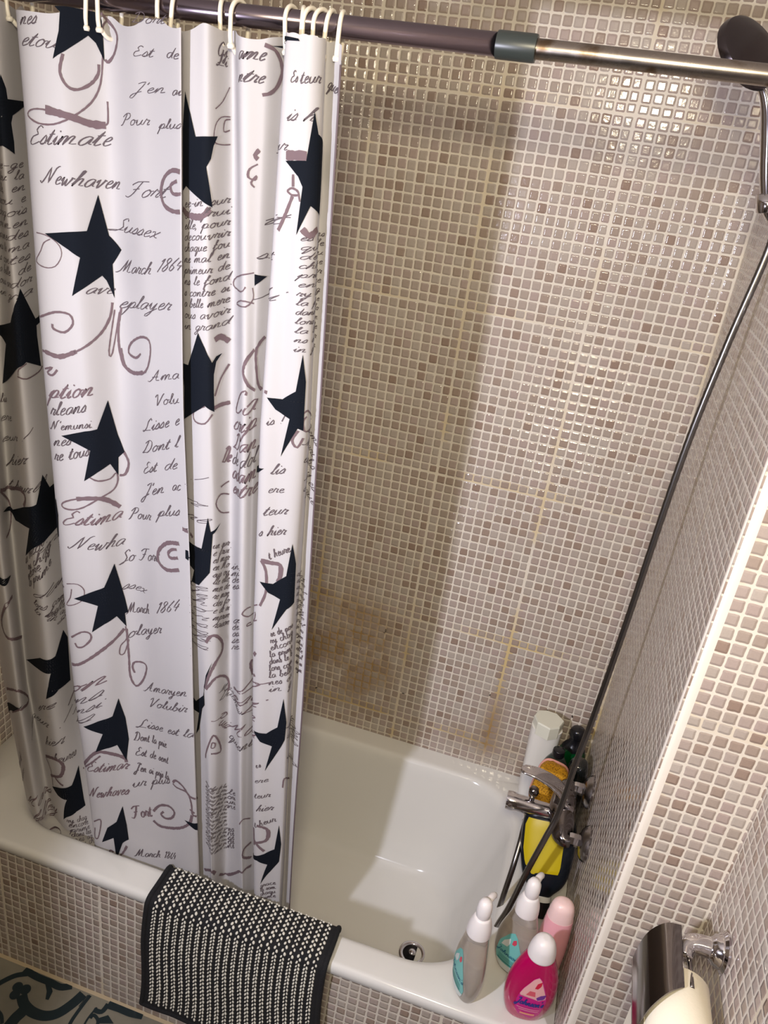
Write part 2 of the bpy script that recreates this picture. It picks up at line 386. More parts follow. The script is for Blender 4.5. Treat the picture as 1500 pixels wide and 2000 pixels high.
fl.add([(x, y, .0021) for x, y in [(-1.021, -0.792), (-1.031, -0.782), (-1.013, -0.767), (-0.989, -0.78)]], [tuple(range(4))], 1)
fo = fl.build('floor', [M['ftile'], M['fdark'], M['grout']], smooth=False); tag(fo, kind='structure')

# ---------------------------------------------------------------- bathtub
def rrect(x0, x1, y0, y1, r, z, n=16, rx=None):
    # rounded rectangle ring; r = (left-front, right-front, right-back, left-back)
    if not isinstance(r, tuple): r = (r,)*4
    cs = [((x0+r[0], y0+r[0]), PI, r[0]), ((x1-r[1], y0+r[1]), 1.5*PI, r[1]), ((x1-r[2], y1-r[2]), 0, r[2]), ((x0+r[3], y1-r[3]), .5*PI, r[3])]
    out = []
    for (c, a0, rr) in cs:
        for k in range(n+1):
            a = a0+PI/2*k/n; out.append((c[0]+rr*math.cos(a), c[1]+rr*math.sin(a), z))
    # split long sides so the rim shades evenly
    return out
bt = thing('bathtub', 'white enamelled bathtub built in behind the tiled apron', 'bathtub', (-.76, -.37, .1))
X0, X1, Y0, Y1 = -1.525, -.001, -.742, -.001
RZ = .444
rings = [rrect(X0, X1, Y0+.004, Y1, .004, .414), rrect(X0, X1, Y0, Y1, .004, .418), rrect(X0, X1, Y0, Y1, .004, .432), rrect(X0, X1, Y0+.002, Y1, .005, .439), rrect(X0, X1, Y0+.008, Y1, .006, .4435), rrect(X0, X1, Y0+.014, Y1, .008, RZ)]
def inner(d, z, dl=0, dr=0, rr=0):
    return rrect(-1.40+d+dl, -.150-d-dr, -.668+d, -.062-d, (.17-rr, .19-rr, .15-rr, .15-rr), z)
rings += [inner(-.012, RZ), inner(-.005, RZ-.0008), inner(0, RZ-.003), inner(.005, RZ-.008), inner(.010, RZ-.018), inner(.014, RZ-.035), inner(.026, RZ-.10, .03, .004), inner(.045, RZ-.18, .07, .012), inner(.060, RZ-.25, .12, .02, .01), inner(.072, RZ-.295, .15, .028, .02), inner(.084, RZ-.318, .18, .035, .03), inner(.10, RZ-.331, .21, .045, .04), inner(.125, RZ-.335, .26, .06, .05)]
v, f = rings_vf(rings, False, False)
n0 = len(v); k = len(rings[0]); last = len(v)-k
v.append((-.42, -.365, .1085)); f += [(last+i, last+(i+1) % k, n0) for i in range(k)]
tub = obj('basin', v, f, M['enamel']); sharp(tub, 60)
bmx = bmesh.new(); bmx.from_mesh(tub.data); bmesh.ops.recalc_face_normals(bmx, faces=bmx.faces); bmx.to_mesh(tub.data); bmx.free()
child(tub, bt)
# drain
dx, dy, dz = -.334, -.402, .1095
v, f = lathe([(.036, -.002), (.036, .002), (.033, .004), (.026, .003), (.024, -.001)], (dx, dy, dz), cap0=False, cap1=False); dr = child(obj('drain', v, f, M['chrome']), bt); tag(dr, 'chrome drain ring with dark plug hole')
v, f = lathe([(.0245, .0006), (.002, .0004)], (dx, dy, dz)); child(obj('drain_hole', v, f, M['black']), dr)
v, f = lathe([(.003, 0), (.010, .004), (.009, .008), (.002, .010)], (dx, dy, dz)); child(obj('plug_cross', v, f, M['chrome']), dr)

# ---------------------------------------------------------------- curtain surface: P(t, z), t = fold parameter
CLV = [.40, .80, 1.20, 1.60, 2.10]
CTL = [[(-1.3238, -0.6263), (-1.4106, -0.5812), (-1.4115, -0.5946), (-1.4048, -0.6), (-1.3751, -0.6)], [(-1.2706, -0.6499), (-1.2937, -0.6657), (-1.2965, -0.6818), (-1.2888, -0.69), (-1.2619, -0.69)], [(-1.2499, -0.6308), (-1.3282, -0.5892), (-1.3292, -0.5987), (-1.3213, -0.605), (-1.3048, -0.605)], [(-1.1892, -0.6485), (-1.2069, -0.6645), (-1.2103, -0.6808), (-1.2119, -0.69), (-1.2094, -0.69)], [(-1.115, -0.6359), (-1.1846, -0.5896), (-1.2021, -0.5924), (-1.2146, -0.6), (-1.2286, -0.6)], [(-1.1199, -0.6488), (-1.1311, -0.674), (-1.136, -0.6946), (-1.1442, -0.705), (-1.1597, -0.705)], [(-1.0721, -0.6468), (-1.0707, -0.6659), (-1.0691, -0.684), (-1.0773, -0.695), (-1.1001, -0.695)], [(-1.0246, -0.6432), (-1.0284, -0.6304), (-1.0286, -0.6346), (-1.0361, -0.645), (-1.0516, -0.645)], [(-0.9274, -0.6441), (-0.9349, -0.6492), (-0.9438, -0.6599), (-0.9566, -0.672), (-0.9774, -0.672)], [(-0.8439, -0.6401), (-0.8505, -0.671), (-0.86, -0.6978), (-0.8747, -0.712), (-0.8897, -0.712)], [(-0.8911, -0.6018), (-0.904, -0.6234), (-0.9166, -0.643), (-0.9281, -0.655), (-0.9417, -0.655)], [(-0.8223, -0.633), (-0.8373, -0.6554), (-0.8526, -0.6763), (-0.8684, -0.69), (-0.8871, -0.69)], [(-0.8067, -0.6372), (-0.8104, -0.6596), (-0.8187, -0.6807), (-0.8366, -0.695), (-0.8587, -0.695)], [(-0.7938, -0.5947), (-0.7988, -0.6164), (-0.8057, -0.6367), (-0.8178, -0.65), (-0.8438, -0.65)], [(-0.7452, -0.6309), (-0.7573, -0.6536), (-0.7683, -0.6751), (-0.7786, -0.69), (-0.8057, -0.69)], [(-0.7303, -0.6212), (-0.7424, -0.6438), (-0.7536, -0.6652), (-0.763, -0.68), (-0.778, -0.68)], [(-0.7127, -0.5908), (-0.729, -0.6131), (-0.7438, -0.6339), (-0.7518, -0.648), (-0.7598, -0.648)], [(-0.7052, -0.6385), (-0.7198, -0.6631), (-0.7334, -0.6863), (-0.7401, -0.702), (-0.7376, -0.702)], [(-0.676, -0.6365), (-0.686, -0.6634), (-0.6953, -0.6887), (-0.7008, -0.705), (-0.7102, -0.705)], [(-0.6443, -0.6281), (-0.6535, -0.6513), (-0.6617, -0.6736), (-0.6663, -0.69), (-0.6886, -0.69)], [(-0.6502, -0.5957), (-0.657, -0.6182), (-0.6634, -0.6396), (-0.6702, -0.655), (-0.6953, -0.655)], [(-0.6225, -0.6107), (-0.6317, -0.6337), (-0.6403, -0.6558), (-0.6482, -0.672), (-0.6699, -0.672)]]
def _cr1(p0, p1, p2, p3, t):
    return .5*((2*p1) + (p2-p0)*t + (2*p0-5*p1+4*p2-p3)*t*t + (3*p1-p0-3*p2+p3)*t**3)
def _lv(k, z):
    X = CTL[k]
    i = 0
    while i < len(CLV)-2 and z > CLV[i+1]: i += 1
    a = (z-CLV[i])/(CLV[i+1]-CLV[i])
    return (X[i][0]+a*(X[i+1][0]-X[i][0]), X[i][1]+a*(X[i+1][1]-X[i][1]))
_LV = {}
def lvs(z):
    key = round(z, 5)
    if key not in _LV: _LV[key] = [_lv(k, z) for k in range(len(CTL))]
    return _LV[key]
TMAX = len(CTL)-1
def cxy(t, z):
    L = lvs(z)
    t = min(max(t, 0), TMAX-1e-6); i = int(t); f = t-i
    a = L[max(i-1, 0)]; b = L[i]; c = L[i+1]; d = L[min(i+2, TMAX)]
    x = _cr1(a[0], b[0], c[0], d[0], f); y = _cr1(a[1], b[1], c[1], d[1], f)
    # soft wrinkles
    y += .0022*math.sin(t*4.1+z*2.3)+.0012*math.sin(z*9+t*1.7)
    x += .0016*math.sin(z*5.3+t*2.2)
    return x, y
def cpt(t, z, off=0.0):
    x, y = cxy(t, z)
    if off:
        x1, y1 = cxy(t+.02, z); x0, y0 = cxy(t-.02, z)
        dx, dy = x1-x0, y1-y0; l = math.hypot(dx, dy) or 1
        x += off*dy/l; y -= off*dx/l
    return (x, y, z)
UT = [0.0]
for _i in range(1, TMAX*20+1):
    _a = cxy((_i-1)/20, 1.2); _b = cxy(_i/20, 1.2); UT.append(UT[-1]+math.hypot(_b[0]-_a[0], _b[1]-_a[1]))
def t2u(t):
    t = min(max(t, 0), TMAX)*20; i = min(int(t), len(UT)-2); return UT[i]+(t-i)*(UT[i+1]-UT[i])
def u2t(u):
    u = min(max(u, 0), UT[-1]-1e-6); i = bisect.bisect_right(UT, u)-1
    return (i+(u-UT[i])/(UT[i+1]-UT[i]))/20

# curtain print in fabric space: millimetres along the cloth, height above the floor
STAR_ART = [[(675.6, 2157.1),
 (681.5, 2151.2),
 (678.7, 2126.5),
 (673.7, 2108.2),
 (667.9, 2089.8),
 (684, 2102.2),
 (697.1, 2114.9),
 (710.5, 2127.9),
 (719.3, 2120.1),
 (729.9, 2097.7),
 (729.5, 2115.3),
 (729.1, 2132.8),
 (727.9, 2150.3),
 (724.5, 2160),
 (711.4, 2160),
 (700.8, 2160),
 (688.4, 2159.5)], [(389.4, 2060.2),
 (398.3, 2041.6),
 (400.3, 2027.2),
 (447.7, 2026.7),
 (446.8, 2019.3),
 (410.4, 2004.8),
 (405.4, 1993.5),
 (409.8, 1966),
 (409.6, 1948.4),
 (385.5, 1959.9),
 (241.4, 1939.7),
 (244.6, 1957.8),
 (249.6, 1975.6),
 (257.3, 1993.2),
 (268.9, 2010.6),
 (227.7, 2016.1),
 (377.1, 2025.1),
 (385.2, 2042.8)], [(713.9, 1907.9),
 (718.1, 1887.6),
 (722.4, 1867),
 (726.9, 1846.1),
 (747.6, 1826.3),
 (730.4, 1800.7),
 (730.8, 1782.3),
 (731.2, 1763.8),
 (731.5, 1745.1),
 (720.4, 1773.4),
 (714, 1781.7),
 (699.2, 1770.9),
 (684.4, 1760),
 (667.1, 1747.7),
 (673.5, 1768.9),
 (679.3, 1789.7),
 (684.5, 1810.1),
 (666.8, 1821.1),
 (646.2, 1831.6),
 (625, 1841.7),
 (651.9, 1845.7),
 (676.9, 1849.3),
 (696.1, 1851.8),
 (702.1, 1870.6),
 (708, 1889.2)], [(397.8, 1738.1),
 (409.3, 1719.1),
 (422.4, 1699.2),
 (436.6, 1678.5),
 (600.1, 1705.5),
 (438.3, 1666.2),
 (437.5, 1647.9),
 (440.5, 1619.1),
 (443.2, 1589.7),
 (399.3, 1609),
 (348.7, 1581.7),
 (242.2, 1529.3),
 (251.7, 1558.2),
 (265.6, 1587.7),
 (282.2, 1617.1),
 (196.8, 1632.6),
 (241.6, 1642.9),
 (349.5, 1672.8),
 (379.2, 1699.1),
 (389.8, 1719.7)], [(1057.1, 2071.7),
 (1065.5, 2057.5),
 (1072.8, 2043.2),
 (1079.6, 2028.8),
 (1086.2, 2014.3),
 (1127.1, 2018.8),
 (1120, 2005.3),
 (1115.8, 1987.8),
 (1109.2, 1976.1),
 (1112.3, 1958),
 (1115.5, 1939.6),
 (1118.8, 1920.8),
 (1094.5, 1930.9),
 (1056.6, 1945),
 (1042.7, 1936.4),
 (1043.6, 1954.2),
 (1044.4, 1971.8),
 (1045.2, 1989.2),
 (1046, 2006.3),
 (1046.7, 2023.2),
 (1050.4, 2039.6),
 (1053.8, 2055.8)], [(1384.4, 2068.6),
 (1388, 2054.7),
 (1391.7, 2040.7),
 (1436.8, 2015.4),
 (1436.4, 1999),
 (1436, 1982.3),
 (1408.8, 1967),
 (1406.5, 1950.4),
 (1405.1, 1933.7),
 (1386.4, 1946.5),
 (1378.1, 1925.8),
 (1368.9, 1904.3),
 (1370.2, 1921.2),
 (1371.4, 1937.8),
 (1372.7, 1954.2),
 (1373.9, 1970.4),
 (1366.1, 1983),
 (1339.6, 2001),
 (1376.9, 2004.9),
 (1378.7, 2021.1),
 (1380.6, 2037.1),
 (1382.5, 2052.9)], [(713.6, 1566.1),
 (718.3, 1543.9),
 (723.1, 1521.4),
 (728, 1498.8),
 (739.1, 1465.1),
 (727.3, 1454),
 (725.9, 1417.9),
 (712, 1443.6),
 (687.6, 1431.7),
 (662.5, 1413.8),
 (670.5, 1444.9),
 (678.3, 1475.4),
 (652.4, 1488),
 (626.9, 1499.5),
 (649, 1506.2),
 (671.4, 1512.1),
 (692.4, 1515.5),
 (703.1, 1540.9)], [(416.2, 1383.8),
 (436.2, 1348.6),
 (601, 1364.1),
 (605.4, 1333.4),
 (599.2, 1283.3),
 (421.3, 1248.3),
 (389.7, 1238.6),
 (326.1, 1185.7),
 (350.4, 1230.5),
 (370, 1271.3),
 (262.8, 1238.5),
 (175.4, 1276.3),
 (250, 1257.7),
 (346.8, 1308.1),
 (393.6, 1329.3),
 (403.9, 1357.4)], [(136.7, 1139.5),
 (189.6, 1121),
 (131.7, 1118.1),
 (64.2, 1087.4)], [(708.1, 1231.6),
 (714, 1203.6),
 (720.5, 1175.1),
 (726.9, 1146.6),
 (733.1, 1111.4),
 (726.1, 1109),
 (728.5, 1076.1),
 (708, 1106.4),
 (682, 1093.4),
 (657.9, 1073.6),
 (664.9, 1106.2),
 (671.8, 1138.5),
 (649.7, 1147.2),
 (627, 1154.4),
 (656.3, 1169.4),
 (684.8, 1182.5),
 (696, 1207.9)], [(435.2, 1010.6),
 (448.6, 984.4),
 (447.4, 954.8),
 (446.4, 924.7),
 (444.4, 869.9),
 (402.3, 867.4),
 (369.2, 837.5),
 (382.2, 880.7),
 (389.3, 917.5),
 (334.5, 901),
 (242.3, 868.1),
 (358.7, 944.9),
 (402, 959.2),
 (417.4, 985.9)], [(707.5, 892.2),
 (723.9, 835.3),
 (731.7, 774.7),
 (727.4, 713.6),
 (702.5, 761.3),
 (675.2, 755.4),
 (648.2, 745.4),
 (669.1, 798.1),
 (622.9, 818.9),
 (660.1, 835.7),
 (692.1, 846.6)], [(0, 714),
 (120.3, 782.1),
 (153.9, 796.2),
 (107.8, 756.3),
 (0, 691.4)], [(441.2, 638),
 (443.2, 605.8),
 (445, 573.4),
 (446.7, 540.9),
 (449.8, 522.9),
 (411.4, 506.9),
 (363.9, 469.2),
 (389.3, 543),
 (350.3, 541.9),
 (303.3, 550),
 (407, 588.6)], [(717.8, 575.3),
 (729.3, 520.1),
 (734.4, 474.7),
 (715.2, 455.2),
 (684.7, 391.3),
 (678.5, 465.9),
 (639.8, 446.9),
 (661.8, 499.8),
 (692.6, 522.6)], [(1086.8, 1729.2),
 (1103.9, 1707.5),
 (1117.7, 1683.4),
 (1126.8, 1692.9),
 (1139.1, 1696.1),
 (1126.7, 1684),
 (1121.3, 1663),
 (1120.9, 1632.6),
 (1121.6, 1599.3),
 (1101.2, 1610),
 (1074, 1593),
 (1037.3, 1569.5),
 (1038.3, 1598),
 (1038.5, 1625.5),
 (1035.3, 1641.2),
 (1035.5, 1666.9),
 (1054.4, 1669.1),
 (1071.9, 1700.2)], [(1100.1, 1401.1),
 (1105.4, 1372.7),
 (1130.4, 1386),
 (1109.2, 1367.9),
 (1106.6, 1341.7),
 (1104.2, 1315.1),
 (1102, 1288.1),
 (1078.5, 1254.3),
 (914.3, 1228.4),
 (1051.9, 1243.2),
 (1064.9, 1280.4),
 (909.1, 1311.6),
 (909.8, 1329.4),
 (1086.4, 1335.1),
 (1093.4, 1368.9)], [(1105.6, 1083.1),
 (1092.2, 1048.1),
 (1082.3, 990.4),
 (1048.5, 953.5),
 (918.8, 976.9),
 (1038.6, 922.9),
 (1059.6, 928.9),
 (1041.6, 859.3),
 (1055.9, 882.3),
 (1074.5, 950.4),
 (1085.6, 967.2),
 (1085.1, 1001.5),
 (1091.9, 1035.8)], [(1387.7, 1730),
 (1390.5, 1708.3),
 (1393.6, 1686.1),
 (1393.6, 1666),
 (1393.6, 1645.6),
 (1393.6, 1625),
 (1393.7, 1604.1),
 (1386.4, 1608.2),
 (1376.1, 1581.8),
 (1363.6, 1554),
 (1367.7, 1577.2),
 (1371.5, 1600.1),
 (1375, 1622.4),
 (1350, 1634.1),
 (1333.6, 1652),
 (1361.6, 1652.6),
 (1381.4, 1669.6),
 (1383.5, 1690.1),
 (1385.6, 1710.2)], [(1389.4, 1393),
 (1397.8, 1349.8),
 (1398.5, 1322.9),
 (1399.3, 1295.6),
 (1400.1, 1267.7),
 (1386.1, 1255.3),
 (1373.5, 1230.3),
 (1360.6, 1204.8),
 (1367.5, 1240.2),
 (1374.3, 1275.2),
 (1351.5, 1285.7),
 (1334.9, 1306.8),
 (1359.7, 1305.7),
 (1383, 1326.6),
 (1386.3, 1360.3)], [(1387.1, 1044.4),
 (1390.6, 1014.4),
 (1394.7, 983.1),
 (1392, 936.7),
 (1384.7, 915.8),
 (1370.3, 878.2),
 (1356.3, 843.8),
 (1362, 878.2),
 (1367.5, 912.6),
 (1344.7, 923.6),
 (1328.5, 947.3),
 (1356.3, 946.6),
 (1376.5, 966.1),
 (1381.6, 1005.8)], [(1387.4, 686.8),
 (1394.2, 627.7),
 (1391.4, 570.9),
 (1376, 535.3),
 (1351.3, 486.9),
 (1368.4, 555),
 (1340.4, 565.1),
 (1251.9, 540.1),
 (1361.1, 590.7),
 (1381, 608.3),
 (1384.1, 648)], [(884.9, 615.2),
 (918.8, 615.9),
 (918.8, 592.1),
 (907.5, 600.1)], [(1243.9, 2142.1),
 (1325.9, 2147.2),
 (1261, 2156.1),
 (1347.7, 2151.5),
 (1350.6, 2148.9),
 (1259.1, 2145.4)], [(1248.6, 1510.5),
 (1334.9, 1528.8),
 (1318.3, 1514.8),
 (1247.5, 1498.3)], [(1232, 1834.1),
 (1254.8, 1831),
 (1232.6, 1816.6)]]
SWIRL_ART = [(3.08, [(681.7, 2098.3),
 (680, 2091.8),
 (677.5, 2082.7),
 (676.4, 2074.3),
 (677.9, 2067.4),
 (680.7, 2061.2),
 (684, 2056.7),
 (687.5, 2054.2),
 (691.6, 2053.4),
 (695.9, 2054.1),
 (701, 2056.6),
 (706.6, 2060.5),
 (711.5, 2064.9),
 (715.4, 2069.5),
 (718.5, 2074.6),
 (720.8, 2079.4),
 (721.9, 2084.3),
 (722, 2089.1),
 (722, 2092.4)]),
 (1.96, [(727.8, 2106),
 (727, 2095.6),
 (725.7, 2080.7),
 (723.4, 2067),
 (720.1, 2056.6),
 (715.9, 2047.5),
 (710.5, 2038.8),
 (703.3, 2030.3),
 (695.1, 2022.3),
 (687.1, 2015.5),
 (679.2, 2009.9),
 (670, 2005.4),
 (659.9, 2002.2),
 (649.3, 2000.6),
 (638.9, 2000.2),
 (629.7, 2000.8),
 (621.5, 2002.8),
 (614.3, 2005.7),
 (609.5, 2008.7),
 (608.8, 2011.7),
 (611.7, 2014.9),
 (616.8, 2017.4),
 (623.2, 2019.2),
 (631.4, 2020.3),
 (641.9, 2020.6),
 (655.1, 2019.8),
 (669.4, 2018.2),
 (681.4, 2016.3),
 (692, 2013.9),
 (702.7, 2011.2),
 (712.2, 2009.4),
 (719.5, 2008.9),
 (725.1, 2009.4),
 (729.2, 2011),
 (731.4, 2013.6),
 (731.9, 2017.4),
 (732.1, 2022.3),
 (732.3, 2029.5),
 (732.2, 2037.9),
 (732.1, 2043.8)]),
 (8.64, [(646.6, 2021.1),
 (659.7, 2019.7),
 (675.8, 2017.6),
 (687.1, 2015.5),
 (694.7, 2013.3),
 (701.3, 2011.1),
 (707.8, 2009.6),
 (715.3, 2009.2),
 (722.9, 2009.6),
 (728.4, 2010)]),
 (3.07, [(727, 2160),
 (729.6, 2158.2),
 (732.7, 2155.4),
 (736.3, 2152.3),
 (740.6, 2148.9),
 (745.9, 2145),
 (750.6, 2141.1),
 (753.8, 2137.3),
 (755.7, 2133.5),
 (755.8, 2129),
 (754.1, 2122.9),
 (750.9, 2116),
 (747.3, 2109.8),
 (743.2, 2104.7),
 (739.1, 2100.4),
 (735.9, 2097.7),
 (733.6, 2097.5),
 (731.9, 2099),
 (730.8, 2100.2)]),
 (2.29, [(730.4, 2133),
 (729.8, 2135.8),
 (729.1, 2139.8),
 (729.2, 2143.6),
 (731.1, 2147),
 (734, 2150.1),
 (736.3, 2152.3)]),
 (4.64, [(1040, 1961.3),
 (916.7, 1964.5),
 (908.4, 1965.3),
 (899.8, 1964.6),
 (891.9, 1961.9),
 (884.2, 1957.7),
 (877.9, 1952.6),
 (873.1, 1946.4),
 (869.6, 1939.2),
 (867.9, 1932.2),
 (868.3, 1925.4),
 (870.5, 1918.8),
 (874.5, 1913.6),
 (881.1, 1910.2),
 (889.5, 1908.2),
 (898.2, 1907.3),
 (907.4, 1907.7),
 (916.2, 1909),
 (1037.2, 1905.7)]),
 (3.84, [(909.8, 1950.9),
 (905, 1949.1),
 (898.3, 1946.3),
 (893.8, 1943.2),
 (893.5, 1939.4),
 (895.4, 1935.2),
 (898.9, 1932.4),
 (904.3, 1931.9),
 (910.9, 1932.8),
 (915.9, 1933.9),
 (918.5, 1935),
 (1036.2, 1933.1),
 (1038.6, 1934.3)]),
 (7, [(1040.4, 1911),
 (1046.1, 1908.9),
 (1054.3, 1905.9),
 (1064.6, 1904.1),
 (1076.6, 1903.7),
 (1089.2, 1904.2),
 (1099.4, 1905.9),
 (1106.4, 1910),
 (1111.2, 1915.2),
 (1114.1, 1918.9)]),
 (3, [(598.4, 1704.5),
 (610.8, 1709.7),
 (622.3, 1715),
 (632.5, 1718.4),
 (642.2, 1719.4),
 (651.8, 1718.9),
 (659, 1717),
 (663.2, 1712.8),
 (664.9, 1707.2),
 (664.3, 1701.6),
 (660.4, 1695.7),
 (654.1, 1689.9),
 (647.4, 1686.2),
 (640.5, 1686),
 (633.2, 1687.9),
 (627.9, 1690.1),
 (626, 1692.7),
 (626.1, 1695.7),
 (626.4, 1697.9)]),
 (3.06, [(597.9, 1647.6),
 (611.1, 1647.4),
 (623.2, 1645),
 (635.2, 1644.5),
 (648.1, 1647.7),
 (662.3, 1653.2),
 (675.9, 1660.3),
 (687.6, 1668.1),
 (698.3, 1676.5),
 (707.4, 1685.2),
 (714.2, 1694.2),
 (719.3, 1703.7),
 (723.2, 1712.9),
 (725.6, 1722.3),
 (726.9, 1731.2),
 (727.6, 1737.3)]),
 (6.1, [(606.6, 1647.8),
 (615.1, 1646.7),
 (625.1, 1644.4),
 (635.1, 1643.7),
 (646.4, 1646.8),
 (658.4, 1651.8),
 (666.9, 1655.5)]),
 (1.78, [(730.8, 1725.4),
 (727.2, 1704.8),
 (722.3, 1676.4),
 (719.1, 1655.2),
 (719.4, 1646),
 (721.5, 1644.1),
 (724.6, 1650.7),
 (729, 1671.6),
 (734.4, 1700.9),
 (738.5, 1722.3)]),
 (3.09, [(743.2, 1731.3),
 (740.5, 1720.5),
 (737.1, 1705.1),
 (735.3, 1688.9),
 (735.3, 1671.9),
 (736.6, 1653.9),
 (739.7, 1639.1),
 (745.9, 1629.4),
 (755.4, 1623.9),
 (767, 1622.2),
 (780.5, 1623.9),
 (795.2, 1628.7),
 (807.2, 1635.7),
 (815.4, 1645.8),
 (820.8, 1658),
 (824, 1669),
 (825.5, 1678.5),
 (825, 1687),
 (822, 1692.9),
 (815.6, 1695.4),
 (806, 1695.1),
 (795.3, 1692.6),
 (783.5, 1687.7),
 (771.5, 1680.9),
 (763.1, 1674.1),
 (758.1, 1667.4),
 (755.5, 1660.7),
 (755.7, 1655.4),
 (760.1, 1652.3),
 (768.2, 1651),
 (776.2, 1651.6),
 (782.9, 1654.9),
 (788.9, 1659.7),
 (793.1, 1663.3)]),
 (5.38, [(738.3, 1660.1),
 (739.3, 1652),
 (740.9, 1640.7),
 (744, 1631.3),
 (749.5, 1625.8),
 (757.6, 1622.9),
 (767, 1622.2),
 (778.2, 1624.6),
 (790.4, 1628.9),
 (799, 1632.2)]),
 (1.32, [(606.9, 1840.4),
 (614.8, 1840.3),
 (624.2, 1839.5),
 (632.5, 1837.5),
 (639.6, 1834.2),
 (646.1, 1829.9),
 (650.8, 1825.3),
 (653.3, 1820.4),
 (654.1, 1815.1),
 (653.1, 1809.7),
 (650, 1803.6),
 (645.3, 1797.3),
 (639.8, 1792.4),
 (633.5, 1789.8),
 (626.5, 1788.5),
 (619.9, 1788.5),
 (613, 1789.6),
 (605.3, 1791.8),
 (599.7, 1794.9),
 (602.5, 1800.4),
 (608.9, 1807.1),
 (613.8, 1813.2),
 (616.4, 1818.3),
 (618.7, 1822.9),
 (621.5, 1826.9),
 (625.9, 1829.9),
 (630.7, 1832.3),
 (634.1, 1833.8)]),
 (2.05, [(375.5, 1582.1),
 (383.9, 1582.3),
 (390.3, 1580.2),
 (397.4, 1578.5),
 (408.2, 1578.8),
 (422.1, 1580),
 (434.1, 1581.6),
 (441.3, 1583.9),
 (445.3, 1586.9),
 (447.9, 1589)]),
 (2, [(379.6, 1585.3),
 (379.7, 1588.2),
 (380.3, 1592.4),
 (383.5, 1597.1),
 (389.1, 1601.6),
 (395.5, 1604.6),
 (400.7, 1606.2)]),
 (2.64, [(602.3, 1616.6),
 (609.4, 1619.4),
 (616.6, 1622.2),
 (620.2, 1622.9),
 (617.9, 1620.3),
 (612.4, 1615.9),
 (608.8, 1612.1),
 (610.8, 1610),
 (615, 1608.8),
 (619, 1609.1),
 (622.7, 1612.1),
 (626.3, 1616.7),
 (628.9, 1620.1)]),
 (3.82, [(728.3, 1480),
 (730.8, 1475.8),
 (734.4, 1469.9),
 (738, 1463.7),
 (741.5, 1457.4),
 (745, 1450.8),
 (746.6, 1443.8),
 (745.3, 1435.5),
 (742.1, 1426.8),
 (738.7, 1420.4),
 (734.9, 1417.6),
 (730.8, 1417.4),
 (728, 1417.7)]),
 (2.38, [(673.3, 1421.9),
 (677, 1419.8),
 (682.2, 1416.6),
 (688.1, 1414.2),
 (695.3, 1413.2),
 (703.5, 1413),
 (710.5, 1413.8),
 (715.5, 1417.1),
 (719.2, 1421.6),
 (722, 1423.4),
 (723.8, 1420.4),
 (724.8, 1414.6),
 (724.5, 1408.4),
 (723.1, 1402.3),
 (720.5, 1396),
 (716, 1390.4),
 (709, 1386.3),
 (699.9, 1383.1),
 (690.2, 1379.5),
 (679.7, 1373.6),
 (668, 1365.6),
 (657.5, 1359.3),
 (648.9, 1355.6),
 (641.5, 1353.5),
 (634.9, 1352.4),
 (628.6, 1352.3),
 (623, 1353.1),
 (619, 1354.6),
 (616.8, 1357),
 (616.7, 1360.6),
 (619.8, 1364.7),
 (626.3, 1369),
 (635.3, 1372.9),
 (645.3, 1375.8),
 (657.8, 1377.7),
 (671.7, 1378.9),
 (681.4, 1379.3)]),
 (6.72, [(645.3, 1375.8),
 (655.1, 1377.1),
 (669, 1378.7),
 (681.4, 1379.3),
 (689.5, 1377.8),
 (696.4, 1375.3),
 (703.4, 1371.3),
 (712, 1364.6),
 (720.6, 1357),
 (726.4, 1351.9)]),
 (4.24, [(170.3, 1324.5),
 (187.8, 1312.7),
 (213.9, 1294.8),
 (230, 1280.5),
 (235.7, 1271.1),
 (238.2, 1263),
 (239.7, 1253.2),
 (238.1, 1238.3),
 (235.4, 1221.7),
 (229.9, 1210.1),
 (219, 1206.2),
 (202.4, 1208),
 (189.8, 1210.3)]),
 (6.07, [(171.2, 1326.7),
 (218.3, 1307.2),
 (246, 1304.9),
 (288, 1323.8),
 (318.1, 1334.8),
 (337.2, 1339.2),
 (349.6, 1340.2),
 (356.9, 1338.5),
 (359.2, 1334),
 (358.7, 1328.6),
 (354.5, 1321.7),
 (346.8, 1313.5),
 (340.8, 1307.4)]),
 (3.14, [(451.2, 976.6),
 (613.7, 1056.4),
 (627, 1067.4),
 (636.8, 1073.6),
 (643.7, 1074.8),
 (649.3, 1073.5),
 (653.2, 1070.7),
 (655.4, 1066.7),
 (656.1, 1061.4),
 (654.9, 1055.7),
 (651.1, 1049.4),
 (645.3, 1042.7),
 (639.7, 1037.6),
 (635, 1035.2),
 (630.5, 1034.5),
 (626.8, 1034.9),
 (624.4, 1037.5),
 (622.9, 1041.6),
 (622, 1044.6)]),
 (5.33, [(451.7, 912),
 (605.7, 983.7),
 (616.3, 986.6),
 (626.3, 990.2),
 (637.8, 997.2),
 (650.4, 1006.1),
 (662.7, 1015.8),
 (675.1, 1027.3),
 (687.7, 1038.8),
 (699.6, 1047.6),
 (710, 1056),
 (718.5, 1064.5),
 (724, 1070.8)]),
 (2.14, [(726.6, 1076.4),
 (727.5, 1068.1),
 (728.7, 1056.3),
 (728.4, 1046.1),
 (725, 1039.7),
 (719.7, 1035.3),
 (715.4, 1030.5),
 (713.1, 1023.4),
 (711.9, 1015.5),
 (712.3, 1009.8),
 (714.9, 1006.6),
 (718.9, 1005.7),
 (722.9, 1008.7),
 (726.7, 1018.6),
 (730.4, 1032.6),
 (733, 1042.9)]),
 (3.26, [(728.8, 1070.1),
 (729.8, 1050.3),
 (731.1, 1022.2),
 (732.3, 996.8),
 (732.7, 978.5),
 (732.9, 963.2),
 (734.2, 949.9),
 (737.1, 937.7),
 (741.3, 928.1),
